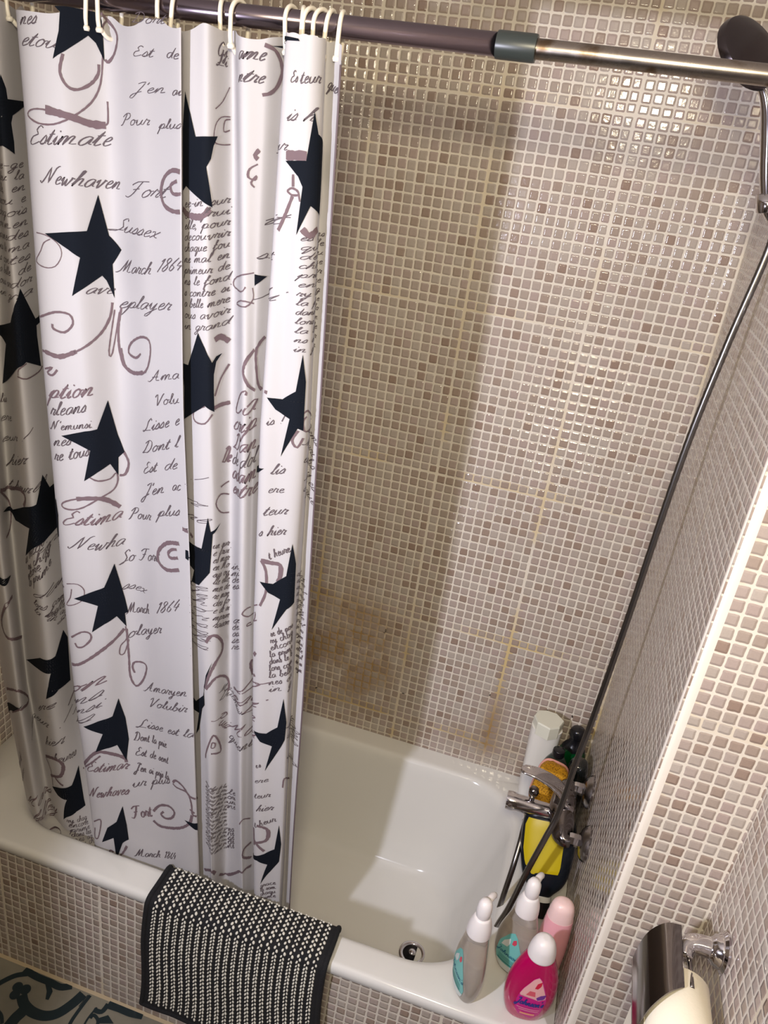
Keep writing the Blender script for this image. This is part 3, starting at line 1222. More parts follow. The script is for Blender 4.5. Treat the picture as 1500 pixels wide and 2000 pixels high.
 (745.9, 923.9),
 (751.2, 927.3),
 (757.3, 936.3),
 (763, 947.2),
 (768, 959.8),
 (772.2, 973.7),
 (774.2, 984.5),
 (773, 990.3),
 (769.3, 992.8),
 (764.2, 993.3),
 (757.3, 992),
 (749.7, 989.4),
 (744.1, 986.5),
 (741.1, 982.7),
 (739.6, 977.7),
 (739.1, 972.7),
 (740.1, 967.3),
 (742.2, 961.9),
 (743.7, 958.2)]),
 (5.78, [(889.1, 1277.4),
 (879.6, 1272.5),
 (866, 1265.7),
 (853.5, 1261.3),
 (843.3, 1261.2),
 (834.3, 1263.8),
 (828.3, 1268.3),
 (825.8, 1274.9),
 (826.1, 1283.3),
 (829.3, 1292.2),
 (835.7, 1301.7),
 (845, 1311.7),
 (855.3, 1320.1),
 (867.8, 1326.3),
 (881.3, 1330.9),
 (890.8, 1334.1)]),
 (4.77, [(886.3, 1301.8),
 (880.3, 1298.8),
 (871.9, 1294.7),
 (865.1, 1292.5),
 (861.1, 1293.4),
 (858.7, 1296.3),
 (858.2, 1299.7),
 (860.5, 1303.7),
 (864.7, 1308.3),
 (869.2, 1312.1),
 (874.2, 1314.9),
 (879.6, 1316.9),
 (883.4, 1318.3)]),
 (5.51, [(182.4, 1071.8),
 (162.3, 1076.8),
 (147.8, 1074.7),
 (140.4, 1061.7),
 (129.8, 1045),
 (117.6, 1026.3),
 (109.6, 1009.4),
 (110.4, 996.5),
 (118.2, 987.6),
 (128.5, 983.5),
 (138.8, 984),
 (146, 984.6),
 (153.3, 979.8),
 (174.3, 966.3),
 (211.3, 943.7),
 (232.7, 931.5)]),
 (4.73, [(53.6, 781.3),
 (101.2, 814.3),
 (135, 838.2),
 (147.7, 841.6),
 (164.8, 824.3),
 (197.8, 792.9),
 (218, 773.1),
 (220.4, 764.4),
 (210.4, 762.8),
 (189.6, 769.4),
 (161.1, 783.6),
 (144.9, 787.3),
 (122, 767.2),
 (78.3, 735.1),
 (12.7, 696.1),
 (0, 691.4)]),
 (1.62, [(613.5, 1185.4),
 (620.5, 1187.7),
 (629, 1189.4),
 (636.1, 1188.7),
 (641.2, 1185.7),
 (645.3, 1181),
 (647.7, 1175.3),
 (647.8, 1168),
 (646.2, 1159.6),
 (643.2, 1152.5),
 (638.4, 1147.2),
 (632.2, 1142.8),
 (626.1, 1139.4),
 (619.7, 1136.5),
 (612.6, 1133.9),
 (607.7, 1133.5),
 (610, 1138.9),
 (615.5, 1147.3),
 (619.5, 1155),
 (621.4, 1162.7),
 (622.7, 1170.4),
 (623.5, 1175.8)]),
 (5.02, [(1093.5, 1128),
 (1095.4, 1132.7),
 (1098, 1139),
 (1101, 1143.7),
 (1104.5, 1146.3),
 (1108.4, 1147.1),
 (1112.4, 1145.6),
 (1117.6, 1140.1),
 (1124.2, 1131.4),
 (1129.5, 1122.2),
 (1131.9, 1113.8),
 (1131.9, 1105.7),
 (1129.6, 1098.8),
 (1124.6, 1093.6),
 (1118.1, 1088.7),
 (1112.6, 1081.8),
 (1107.9, 1071.4),
 (1102.8, 1059.2),
 (1098, 1046.8),
 (1094, 1034),
 (1090.4, 1021.4),
 (1087.6, 1012.3)]),
 (4.16, [(1091.3, 1011),
 (1098, 1022.2),
 (1105.7, 1034.9),
 (1112.7, 1042.7),
 (1121.5, 1041.7),
 (1133.1, 1035.2),
 (1143.1, 1027.4),
 (1149.1, 1019.4),
 (1152.3, 1010.9),
 (1153.8, 1003.4),
 (1153.6, 996.5),
 (1152.3, 990),
 (1151, 985.7)]),
 (6.37, [(1335.7, 1350.9),
 (1340.6, 1350.8),
 (1347.1, 1350),
 (1353.7, 1348.8),
 (1360.2, 1348.5),
 (1366.8, 1348.6),
 (1371.5, 1346.6),
 (1373.2, 1340.5),
 (1373.1, 1332),
 (1372.4, 1324.5),
 (1371.3, 1318.8),
 (1369.7, 1314.2),
 (1368.5, 1311)]),
 (3.67, [(1335.7, 1350.9),
 (1338.7, 1346.7),
 (1342.6, 1339.9),
 (1345.6, 1330.6),
 (1347.1, 1317.6),
 (1347.7, 1302.2),
 (1347.1, 1287.8),
 (1344.2, 1274.9),
 (1340, 1262.9),
 (1336.8, 1254.3)]),
 (4.98, [(1330.2, 1144.3),
 (1324.6, 1134.2),
 (1244.2, 1097.7),
 (1240.5, 1089.8),
 (1241.1, 1079.6),
 (1244.1, 1068.1),
 (1247.3, 1059),
 (1323.8, 1085.4),
 (1327.5, 1087.6),
 (1329.4, 1088.9)]),
 (1.92, [(1331.5, 1254.8),
 (1321.3, 1247.1),
 (1238.5, 1224.5),
 (1229.8, 1224.6),
 (1224.3, 1222.3),
 (1220.9, 1218.1),
 (1219.9, 1214),
 (1222.1, 1210.8),
 (1227.3, 1207),
 (1233.4, 1204.2),
 (1239.8, 1205.2),
 (1247.9, 1206.7),
 (1325.3, 1235.5),
 (1327.2, 1231.5),
 (1326, 1222),
 (1321.4, 1211.4),
 (1243.2, 1183.7),
 (1235.7, 1183.1),
 (1230.8, 1183.2),
 (1229.5, 1184.7),
 (1230.5, 1187.3),
 (1233.6, 1188.9),
 (1240.4, 1188.7),
 (1323.4, 1213.6),
 (1331.5, 1220.1)]),
 (4.15, [(1235, 1716.5),
 (1229, 1711.6),
 (1221.8, 1704.8),
 (1217.5, 1697.6),
 (1214.5, 1690.7),
 (1212.3, 1683.8),
 (1212.2, 1677.2),
 (1214.9, 1670.8),
 (1218.4, 1664.1),
 (1221.8, 1658.2),
 (1226.9, 1653.8),
 (1234, 1650.7),
 (1238.8, 1648.8)]),
 (4.15, [(1325.7, 1754.3),
 (1257.2, 1735.8),
 (1247.9, 1728.1),
 (1240.5, 1718.4),
 (1238.7, 1705.8),
 (1240.1, 1691.6),
 (1242.1, 1678.8),
 (1243.5, 1668.9),
 (1245.5, 1660.6),
 (1249.1, 1653.6),
 (1255.4, 1647.5),
 (1327.1, 1660.8),
 (1333, 1659.8)]),
 (6.7, [(1124.3, 1719.7),
 (1127.4, 1721.3),
 (1131.7, 1723.3),
 (1136.5, 1723.7),
 (1142.1, 1720.9),
 (1147.8, 1716.7),
 (1151.3, 1713.8)]),
 (2.57, [(1151.8, 1675.8),
 (1148.4, 1670.1),
 (1142.7, 1662.2),
 (1136.8, 1653.9),
 (1131.7, 1644.1),
 (1126.9, 1633.5),
 (1123.5, 1626)]),
 (5.2, [(1121.8, 1605.6),
 (1125.5, 1606.5),
 (1130.9, 1607.7),
 (1136.8, 1608.5),
 (1143.7, 1608.6),
 (1150.3, 1608.8),
 (1154, 1609.5)]),
 (2.15, [(1101.2, 1609),
 (1092.9, 1605.5),
 (1081.1, 1599.8),
 (1071.9, 1593.5),
 (1069.2, 1587.2),
 (1070.7, 1581.1),
 (1074.8, 1577.2),
 (1082.2, 1575.9),
 (1091.5, 1576.2),
 (1099.8, 1578.2),
 (1107.1, 1583.9),
 (1113.1, 1591.2),
 (1117.3, 1595.9)]),
 (2.51, [(1387.3, 1604.1),
 (1385, 1599.5),
 (1381.9, 1592.6),
 (1380.2, 1586.4),
 (1381.5, 1581),
 (1384.4, 1576.3),
 (1387.2, 1574.7),
 (1389.7, 1578.9),
 (1392.4, 1586.2),
 (1394.4, 1591.5)]),
 (2.09, [(1392.3, 1632.7),
 (1394.1, 1634.9),
 (1397, 1637.5),
 (1400.8, 1637.6),
 (1407.3, 1633),
 (1431.5, 1621.4),
 (1437.3, 1614.6),
 (1436.9, 1608),
 (1428, 1602.9),
 (1410.9, 1602.4),
 (1403.3, 1601.8),
 (1398.2, 1602.2),
 (1395.5, 1603.9),
 (1394, 1608.5),
 (1393, 1615),
 (1392.9, 1620.5),
 (1394.2, 1624),
 (1396.5, 1626.5),
 (1398.6, 1627.9)]),
 (2.29, [(1153.2, 1461.4),
 (1133.5, 1455.7)]),
 (2.3, [(1153.2, 1435.2),
 (1148.8, 1437),
 (1140.9, 1440.3),
 (1133.1, 1441.7),
 (1126.5, 1439),
 (1121, 1433.7),
 (1118.7, 1427.6),
 (1120.4, 1420.7),
 (1125.4, 1413),
 (1131.8, 1406.3),
 (1140.1, 1401.8),
 (1148.5, 1399.4),
 (1153.2, 1398.8)]),
 (5.59, [(902.8, 1369.9),
 (909.2, 1370),
 (917.9, 1369.9),
 (1052.3, 1352),
 (1057.1, 1351),
 (1059.6, 1349),
 (1061, 1347.6)]),
 (3.65, [(1356, 1984.8),
 (1357.5, 1968.7)]),
 (2.2, [(1346.2, 1962),
 (1348.4, 1963.4),
 (1351.6, 1965.4),
 (1355.1, 1966.6),
 (1358.8, 1966.4),
 (1362.7, 1965.4),
 (1365.6, 1964.2),
 (1367.6, 1962.5),
 (1368.8, 1960.6),
 (1368.4, 1959),
 (1365.4, 1958),
 (1360.6, 1957.4),
 (1355.9, 1957.5),
 (1352.1, 1958.7),
 (1348.6, 1960.6),
 (1346.2, 1962)]),
 (4.46, [(1357.4, 1955.9),
 (1354.3, 1948.6),
 (1349.7, 1938.3),
 (1345.3, 1928.5),
 (1341.1, 1920),
 (1336.9, 1912),
 (1333.9, 1906.5)]),
 (2.2, [(1368.2, 1960.8),
 (1371.3, 1950.3)]),
 (9.37, [(1339.7, 2008.1),
 (1377.4, 2011.2)]),
 (4.47, [(1233.8, 2009.2),
 (1231.9, 2007),
 (1229.4, 2004),
 (1228, 2001.3),
 (1228.8, 1999.2),
 (1230.8, 1997.5),
 (1232.2, 1996.3)]),
 (1.88, [(1232.5, 1989.9),
 (1229, 1988),
 (1224.4, 1985.3),
 (1221.4, 1982.2),
 (1220.1, 1978.4),
 (1219.6, 1974.2),
 (1220.1, 1970.9),
 (1222.2, 1969.1),
 (1225.8, 1968.3),
 (1229, 1968.3),
 (1230.7, 1970.2),
 (1231.4, 1973.1),
 (1231, 1974.1),
 (1228.5, 1971.8),
 (1225.1, 1967.6),
 (1223.3, 1964),
 (1224.1, 1961.5),
 (1226.4, 1959.4),
 (1228.3, 1958)]),
 (6.74, [(1377, 1913.8),
 (1380, 1911),
 (1384, 1907.2),
 (1387.8, 1905.5),
 (1391.6, 1907.8),
 (1396, 1912.2),
 (1401, 1915.2)]),
 (1.61, [(1230.6, 1836.1),
 (1222, 1834.4),
 (1210, 1830.9),
 (1166.5, 1820),
 (1158.2, 1814.1),
 (1156.4, 1809.1),
 (1156.7, 1804.8),
 (1160.5, 1801.4),
 (1177.5, 1801.3),
 (1204.4, 1804.6),
 (1212.2, 1807.3),
 (1215.5, 1811.2),
 (1217.1, 1813.9)]),
 (1.61, [(1228.3, 1813.4),
 (1229.4, 1809),
 (1230.8, 1802.7),
 (1230.2, 1796.8),
 (1226.3, 1791.6),
 (1221.4, 1786.9),
 (1217.1, 1783.8),
 (1209.2, 1782.7),
 (1181.7, 1778.8),
 (1167.3, 1777.5),
 (1168.1, 1779.7),
 (1179.8, 1784.8),
 (1204.1, 1791),
 (1216.9, 1792.3),
 (1224.5, 1790.8),
 (1231.9, 1789.5)]),
 (3.62, [(1235.6, 2142),
 (1238.9, 2141.2),
 (1244.2, 2140.1),
 (1249.1, 2138.2),
 (1252.9, 2134.7),
 (1256.1, 2130.2),
 (1258.5, 2125.4),
 (1259.8, 2120.8),
 (1260.4, 2115.9),
 (1260.2, 2110.9),
 (1259.1, 2105.4),
 (1257.3, 2099.8),
 (1255, 2094.8),
 (1252.2, 2090.6),
 (1248.8, 2087),
 (1245.3, 2084.1),
 (1241.4, 2082.1),
 (1237.6, 2081),
 (1235.1, 2080.2)]),
 (1.21, [(1150, 2046.6),
 (1145.8, 2046.5),
 (1139.6, 2046.2),
 (1134, 2044.8),
 (1129.7, 2041.8),
 (1126, 2037.7),
 (1123.4, 2032.7),
 (1121.6, 2025.8),
 (1120.7, 2018),
 (1121.4, 2012),
 (1124.4, 2009.3),
 (1129.1, 2008.5),
 (1134.2, 2008.2),
 (1140, 2008.3),
 (1146, 2009),
 (1150, 2009.6)]),
 (1.52, [(1150, 2043.4),
 (1147.3, 2043.1),
 (1143.5, 2042.6),
 (1140.5, 2040.7),
 (1138.8, 2036.2),
 (1137.9, 2030.2),
 (1138.4, 2026.2),
 (1141.5, 2025.9),
 (1145.9, 2027.5),
 (1149, 2028.9)]),
 (1.19, [(1123.3, 2054.5),
 (1126.5, 2056.9),
 (1131.2, 2060.6),
 (1136, 2065.3),
 (1140.9, 2072.1),
 (1145.7, 2079.9),
 (1149, 2085.5)]),
 (4.68, [(788.8, 589.2),
 (792.6, 596.3),
 (798.4, 606.5),
 (805.5, 615.3),
 (814.1, 621.7),
 (824.1, 626.8),
 (833.2, 629.6),
 (841.1, 629.1),
 (847.8, 626),
 (851.5, 621.2),
 (850.9, 614.3),
 (847.3, 605.9),
 (842.5, 598.5),
 (836.4, 592.7),
 (829.4, 588.2),
 (823.1, 585.8),
 (817.5, 586),
 (812.5, 588.1),
 (809.8, 591),
 (811, 595),
 (814.5, 599.7),
 (817.3, 603.1)]),
 (5.84, [(789, 561),
 (793.7, 557.9),
 (800.9, 554),
 (811.1, 553.5),
 (826.7, 558.7),
 (846.9, 568.3),
 (865.6, 579),
 (879.6, 589.4),
 (890.7, 600.1),
 (898.9, 610.2),
 (903.8, 621.1),
 (906, 632.1),
 (907.4, 639.8)]),
 (4.52, [(849.1, 710.4),
 (851.5, 714.3),
 (855, 719.6),
 (860.1, 723.1),
 (867.3, 723.4),
 (875.8, 721.6),
 (883.7, 718.2),
 (890.2, 712.3),
 (896.2, 704.8),
 (902, 699.1),
 (908.2, 696.5),
 (914, 695.4),
 (917.9, 694.4),
 (1030.9, 661.3),
 (1033, 665.9),
 (1034.4, 669.1)]),
 (3.4, [(849, 707.3),
 (851.8, 705.9),
 (856.1, 704),
 (862.8, 703.2),
 (873.5, 705.1),
 (886.2, 707.5),
 (896.1, 705.8),
 (901.7, 698.1),
 (904.9, 687),
 (907.1, 675.6),
 (907.9, 663.9),
 (907.8, 652.1),
 (908.9, 643.6),
 (912.6, 640.3),
 (916.9, 639.4),
 (919.3, 636.8)]),
 (3.42, [(902.1, 657.3),
 (914.4, 648.4)]),
 (5.61, [(1252.7, 622.9),
 (1340.3, 678.8),
 (1354.8, 676.8),
 (1363.8, 671.4),
 (1367.2, 665.5),
 (1368.3, 658.8),
 (1368.2, 652.1),
 (1367.7, 645.1),
 (1366, 638),
 (1362.5, 632.4),
 (1355.1, 629),
 (1343.8, 625.3),
 (1332.8, 618.8)]),
 (4.5, [(1328.6, 665.3),
 (1329.9, 610)]),
 (5.66, [(1330.4, 627.2),
 (1360.9, 599.1)]),
 (4.67, [(1248.6, 570.7),
 (1243.8, 570.1),
 (1237.5, 568.7),
 (1231.6, 565.4),
 (1227, 558.8),
 (1224.5, 549.7),
 (1227.3, 541.3),
 (1235.7, 532.6),
 (1243.4, 524.8),
 (1249.2, 519)]),
 (6, [(1052, 442.3),
 (1059.1, 447.8),
 (1070, 456.2),
 (1088.8, 470.2),
 (1107.1, 468.4),
 (1111.9, 460.1),
 (1114.9, 453.4)]),
 (4.83, [(1129.6, 430.5),
 (1143.9, 415.5),
 (1157.7, 414.7),
 (1177, 442.6),
 (1210.4, 486.6),
 (1238.7, 495.8),
 (1249.5, 490.9)]),
 (3.24, [(1079.7, 817.3),
 (1080.5, 822.3),
 (1082, 830),
 (1086.6, 842.2),
 (1094.4, 861.1),
 (1101.6, 880),
 (1107.1, 890),
 (1111.8, 886.7),
 (1117.3, 874.5),
 (1122.3, 861.2),
 (1126, 849.3),
 (1127.9, 837.9),
 (1125.8, 831.9),
 (1117.5, 834.6),
 (1108.5, 838.2),
 (1101.6, 838.6)]),
 (2.15, [(1104.6, 870.3),
 (1106.8, 869.5),
 (1109.6, 868),
 (1111.4, 865.6),
 (1111.5, 861.9),
 (1110.6, 857.7),
 (1109.2, 854.8),
 (1106.9, 854),
 (1103.9, 854.4),
 (1101.8, 856),
 (1102.1, 860.3),
 (1103.5, 866.1),
 (1104.6, 870.3)]),
 (2.27, [(1214.2, 645.7),
 (1217.6, 653.1),
 (1221.9, 660.5),
 (1227.5, 663),
 (1234.6, 659.5),
 (1240.7, 654.3),
 (1245.1, 649.9)]),
 (2.69, [(1391.4, 800.5),
 (1391.7, 808.5),
 (1392.3, 819.4),
 (1394.4, 827.2),
 (1401.6, 826),
 (1435.7, 791.7),
 (1442, 795.5)]),
 (5.98, [(285.3, 629),
 (323.2, 645.6),
 (361.1, 661.2),
 (380.2, 665.9),
 (387.1, 663.1),
 (390.9, 657.3),
 (392.5, 649.6),
 (391.3, 639),
 (387.8, 626.4),
 (382, 616),
 (367.3, 607.7),
 (337.8, 596),
 (308.2, 584.1)]),
 (3.66, [(282.6, 624.8),
 (294.5, 621.1),
 (309.9, 614.8),
 (319.6, 604.6),
 (319.8, 588.3),
 (315.3, 569),
 (311.5, 555.1)]),
 (4.82, [(349.9, 597.6),
 (386.5, 588.5)]),
 (6.92, [(458.2, 627.5),
 (599.3, 690.5),
 (619.9, 714.8),
 (631.3, 728.8),
 (640.2, 737.5),
 (649, 743.6),
 (660.3, 745.6),
 (677.7, 742.2),
 (699.8, 732.4),
 (718.3, 723.6),
 (725.1, 717.9),
 (726.5, 712.5),
 (727.1, 708.7)]),
 (3.5, [(457.7, 624.8),
 (461.9, 625.3),
 (606.6, 687.8),
 (620.6, 700),
 (635.4, 713.1),
 (650, 725.3),
 (659.5, 733.1)]),
 (3.81, [(188, 396.4),
 (208.9, 397),
 (232.7, 400.3),
 (244.8, 407.8),
 (271, 414.7),
 (297.4, 418.2),
 (312.1, 416.8),
 (310.5, 408.8),
 (298.2, 396.9),
 (288.2, 388.2)]),
 (3.05, [(615.4, 511.3),
 (624.3, 517.6),
 (634.5, 524.1),
 (641.1, 525.9),
 (643, 522),
 (642.6, 514.6),
 (640.7, 504.6),
 (637, 489.5),
 (631.6, 471.3),
 (626, 457.9),
 (620.6, 452.6),
 (614.9, 452.2),
 (611, 455.7),
 (611.5, 465.9),
 (614.8, 480.3),
 (617, 490.7)]),
 (4.96, [(658.4, 406.2),
 (660.4, 411.1),
 (663.2, 417.6),
 (666.1, 421.7),
 (669.4, 420.9),
 (673, 417.8),
 (675.5, 415.4)]),
 (4.95, [(684.9, 394.9),
 (692, 400.6),
 (703.6, 409.9),
 (714.1, 420.4),
 (721.1, 431.6),
 (726.1, 442.8),
 (729.1, 450.6)]),
 (7.51, [(337.4, 1917.5),
 (406.8, 1920)]),
 (2.26, [(703.4, 2160),
 (708.7, 2160),
 (711.4, 2160),
 (716.7, 2160),
 (714.1, 2160),
 (714.1, 2160),
 (710.8, 2158.9)])]
TEXT_ART = [('nes', 608.1, 2127.2, 642.7, 2131.1, 9.7),
 ('etou', 604.6, 2101.4, 673.8, 2103.1, 10.5),
 ('Est', 801.7, 2108.6, 854.6, 2109.4, 6.7),
 ('de', 887.1, 2110.6, 914.4, 2108.6, 7.2),
 ("J'en", 797.3, 2059.9, 882.3, 2065.2, 6.8),
 ('ai', 900, 2063.2, 919.1, 2064.7, 6.6),
 ('Pour', 755.6, 2013.2, 840.6, 2019.7, 7.8),
 ('plus', 865, 2017, 918.8, 2021.8, 6.7),
 ('Estimate', 606, 1968.8, 733.2, 1981.1, 12.8),
 ('Newhaven', 626.6, 1916.6, 747.2, 1918.8, 12.2),
 ('Fort', 765.2, 1910.5, 876.7, 1922.7, 11.2),
 ('Sussex', 721.6, 1853.4, 854.5, 1860.3, 10.7),
 ('March', 736.9, 1788.1, 831.8, 1801.8, 10.1),
 ('1864', 845.3, 1807.9, 917.5, 1825.1, 9.7),
 ('ave', 686.1, 1752.3, 728.2, 1751.7, 9.5),
 ('eplayer', 732.8, 1727.9, 883.6, 1755.6, 11),
 ('ame', 1200.5, 2119.7, 1235.6, 2122.5, 10),
 ('ntre', 1200, 2091.8, 1235.3, 2094.5, 9.4),
 ('Gj', 1125.2, 2121, 1144.8, 2122.9, 8.8),
 ('Li', 1125.2, 2109.2, 1144.8, 2110.9, 7.3),
 ('Es', 1337.7, 2099.1, 1351.8, 2100.2, 7),
 ('teur', 1356.8, 2099.2, 1391.1, 2103, 8.4),
 ('is h', 1333.7, 2051.7, 1383.4, 2055.1, 9.2),
 ('Pour', 1256.7, 2007.6, 1340.2, 2014.3, 8.1),
 ('quer', 1440.9, 2101.8, 1464.5, 2092.2, 8.6),
 ('Dort', 801.9, 2151, 885.8, 2151.3, 6.6),
 ('vit', 1232.2, 1906.4, 1330.7, 1914.2, 9.1),
 ('s. st', 1234, 1856.3, 1323.2, 1862.5, 7.7),
 ('Mi', 1233.6, 1795, 1333.8, 1804.1, 9.5),
 ('ee-ge', 344.2, 1924.2, 432.1, 1928.9, 7.1),
 ('pleu la', 324.2, 1905.1, 432.5, 1911.4, 7.2),
 ('elle, en', 304.5, 1885.4, 432.9, 1893.7, 7.3),
 ('decou e', 289, 1865.5, 433.2, 1875.8, 7.4),
 ('chagois', 277.6, 1845.6, 433.4, 1857.7, 7.5),
 ('ore men', 269.2, 1825.5, 433.6, 1839.3, 7.5),
 ('primedes', 262.7, 1805.4, 433.8, 1820.8, 7.6),
 ('ns le ma', 257.8, 1785.1, 433.9, 1802, 7.6),
 ('s contes', 253.9, 1764.7, 434, 1783, 7.7),
 ('a belle de', 250.7, 1744.1, 434.1, 1763.8, 7.7),
 ('ous ardor', 248.2, 1723.3, 434.1, 1744.3, 7.8),
 ('in gra', 246, 1702.3, 434.1, 1724.6, 7.8),
 ('ee-in sur', 1047, 1913.5, 1149.5, 1927.8, 6.7),
 ('de, frui', 1046.3, 1897.5, 1149.7, 1911.9, 6.7),
 ('elle, pour', 1045.5, 1881.3, 1149.8, 1895.7, 6.8),
 ('decouvrir', 1044.7, 1864.9, 1150, 1879.4, 6.8),
 ('chaque fou', 1043.9, 1848.3, 1150.2, 1862.9, 6.9),
 ('ne mal en', 1043.2, 1831.5, 1150.4, 1846.3, 6.9),
 ('primeur de', 1042.5, 1814.5, 1150.6, 1829.4, 6.9),
 ('ns le fond', 1041.8, 1797.3, 1150.8, 1812.4, 7),
 ('s contre si', 1041.2, 1779.8, 1151, 1795.1, 7),
 ('a belle mere', 1040.6, 1762.2, 1151.3, 1777.7, 7.1),
 ('ous avoir', 1040, 1744.3, 1151.5, 1760.1, 7.1),
 ('in grand', 1039.6, 1726.3, 1151.7, 1742.2, 7.1),
 ('es dans', 1373.5, 1897.1, 1451.4, 1903.5, 4.9),
 ('quelle', 1373.6, 1884.2, 1450.8, 1890.1, 5),
 ('decou', 1373.7, 1871.1, 1450.1, 1876.6, 5),
 ('chaque', 1373.7, 1857.9, 1449.4, 1863, 5),
 ('primer', 1373.8, 1844.5, 1448.7, 1849.3, 5),
 ('encore', 1373.8, 1831, 1447.9, 1835.4, 5.1),
 ('ry chag', 1373.9, 1817.4, 1447.1, 1821.4, 5.1),
 ('la prime', 1373.9, 1803.7, 1446.2, 1807.3, 5.1),
 ('dans le fo', 1373.9, 1789.8, 1445.3, 1793, 5.1),
 ('lors com', 1374, 1775.7, 1444.4, 1778.6, 5.2),
 ('la belle', 1374, 1761.6, 1443.4, 1764, 5.2),
 ('ns avoir', 1374, 1747.3, 1442.3, 1749.3, 5.2),
 ('in gran', 1374, 1732.8, 1441.2, 1734.5, 5.2),
 ('ption', 606.2, 1565.1, 688.1, 1578.3, 15.2),
 ('rleans', 607.2, 1533.2, 674.8, 1547.8, 12.7),
 ("N'emunsi.", 605.3, 1506.6, 686.5, 1519.7, 8.2),
 ('nes', 608.3, 1475.4, 642.1, 1483.1, 11),
 ('re tous', 608, 1446, 675.3, 1464.8, 12.1),
 ('Ama', 817.6, 1620.8, 908.2, 1650.7, 8.6),
 ('Volu', 829.2, 1581.1, 906.8, 1608.5, 8.7),
 ('Lisse e', 791.2, 1519.8, 904.1, 1569.7, 9.8),
 ('Dont l', 784.5, 1475.5, 897.3, 1526, 10),
 ('Est', 786.1, 1435.5, 829.1, 1456.3, 9.4),
 ('de', 850.7, 1466.3, 890.8, 1483.2, 10),
 ("J'en", 783.4, 1388, 848.5, 1420.6, 10.4),
 ('ac', 873.9, 1435.1, 899.3, 1444.9, 10),
 ('Pour', 739.5, 1325, 805.4, 1347, 10.7),
 ('plus', 828.6, 1364.1, 893.2, 1392.6, 10.3),
 ('Estima', 611.6, 1316.9, 726.4, 1327.6, 14.7),
 ('Newha', 624.8, 1267.8, 728.1, 1268.5, 13.9),
 ('lis', 231.8, 1489.2, 257.9, 1496.3, 9),
 ('ere', 224.5, 1449.4, 287.5, 1467.1, 9),
 ('eur !', 219.9, 1402.6, 389.6, 1462.4, 8.8),
 ('hier', 230.7, 1350.9, 374, 1410.7, 11),
 ('t heures', 233.9, 1306.3, 425.7, 1366.1, 10.2),
 ('inelle,', 376.6, 1217.5, 604.2, 1261, 9),
 ('se decou', 318.7, 1162, 605.3, 1242.9, 9.2),
 ('ry chag', 333.7, 1154, 602.6, 1224.3, 9.2),
 ('encore n', 325.6, 1126.1, 604.7, 1205.1, 9.3),
 ('la prime', 329.6, 1110.6, 601.4, 1185.4, 9.4),
 ('dans le', 343, 1100.1, 593.5, 1162.7, 9.4),
 ('lors com', 349.6, 1081.3, 451.1, 1084.6, 9.7),
 ('la belle', 348.8, 1062.6, 450.2, 1064, 9.8),
 ('nes ar', 387.9, 1067.2, 447.4, 1045.7, 9.7),
 ('in g', 388.2, 1056.6, 443.4, 1034, 9.8),
 ('So Fort', 716.3, 1222.3, 828.3, 1268.3, 11.9),
 ('ssex', 718.9, 1165.5, 778.6, 1170.7, 11.3),
 ('March', 729.5, 1105.6, 788.9, 1127.6, 11.5),
 ('1864', 810.9, 1140.8, 883.5, 1184.6, 11),
 ('olayer', 728.3, 1043.1, 829.4, 1103.1, 11.5),
 ('ption', 449, 833.7, 679.3, 942.8, 15.7),
 ('rleans', 449.6, 799.6, 668.3, 904.1, 13.6),
 ('Nemunsi.', 445.6, 776.4, 677.4, 880.7, 10.2),
 ('nes', 445, 745, 637.5, 834.8, 13.7),
 ('Amaryen', 765, 919, 903.1, 983.7, 10.7),
 ('Volubir', 771, 880.5, 901.9, 941, 10.8),
 ('Lisse est la', 745.4, 808.7, 918.1, 878.7, 11),
 ('Dont la prie', 740.7, 771.7, 1038.1, 800, 11.3),
 ('Est de sent', 744.4, 731.5, 1035.6, 756.6, 11.4),
 ("J'en ai pris la", 745.2, 688, 1033.2, 709, 11.5),
 ('ere', 286.8, 753.3, 386.3, 819.1, 9.3),
 ('peur !', 198.8, 693, 413.3, 766.6, 11.8),
 ('hier', 311.5, 674.7, 400.2, 717.5, 11.8),
 ('heures', 364.2, 657.8, 436.1, 668.2, 13.1),
 ('au chat', 0, 540.8, 260.3, 605, 12.5),
 ('ssex', 0, 503.1, 276.3, 566.5, 11.3),
 ('Mars', 51.2, 466.1, 261.5, 510.1, 15.1),
 ('blley', 95.6, 425.9, 302.3, 467.8, 16.4),
 ('Estimar', 612.6, 680, 728.5, 688, 16.3),
 ('Newhaves', 610.1, 595.5, 731.5, 612.7, 15.4),
 ('ur plus', 739.8, 636.7, 838.4, 700.8, 11.6),
 ('Fort', 742.9, 545.1, 786.3, 572.3, 15.5),
 ('ry chag', 379, 464.4, 448.3, 482.7, 8.7),
 ('encore', 381.7, 449.4, 451.7, 468.9, 8.7),
 ('prime', 384.1, 434.1, 455.1, 455.2, 8.7),
 ('dans les', 385.9, 418.6, 458.4, 441.7, 8.8),
 ('nes ar', 387.5, 402.9, 461.7, 428.3, 8.8),
 ('avec ch', 389, 387.1, 464.9, 415, 8.8),
 ('la belle', 390.6, 371.3, 604.8, 416.4, 8.8),
 ('un sur', 1107.5, 1338.8, 1151.8, 1329.2, 8),
 ('e frui', 1107.2, 1323.8, 1151.7, 1313.8, 8.1),
 ('es mer', 1106.9, 1308.8, 1151.6, 1298.3, 8.1),
 ('en Mo', 1106.6, 1293.6, 1151.5, 1282.7, 8.1),
 ('sus ou', 1106.4, 1278.3, 1151.4, 1266.9, 8.2),
 ('lle elle', 1106.2, 1262.8, 1151.3, 1251, 8.2),
 ('mer de', 1106, 1247.2, 1151.2, 1234.9, 8.3),
 ('re mon', 1105.8, 1231.5, 1151.1, 1218.7, 8.3),
 ('des fo', 1105.6, 1215.6, 1151.1, 1202.4, 8.3),
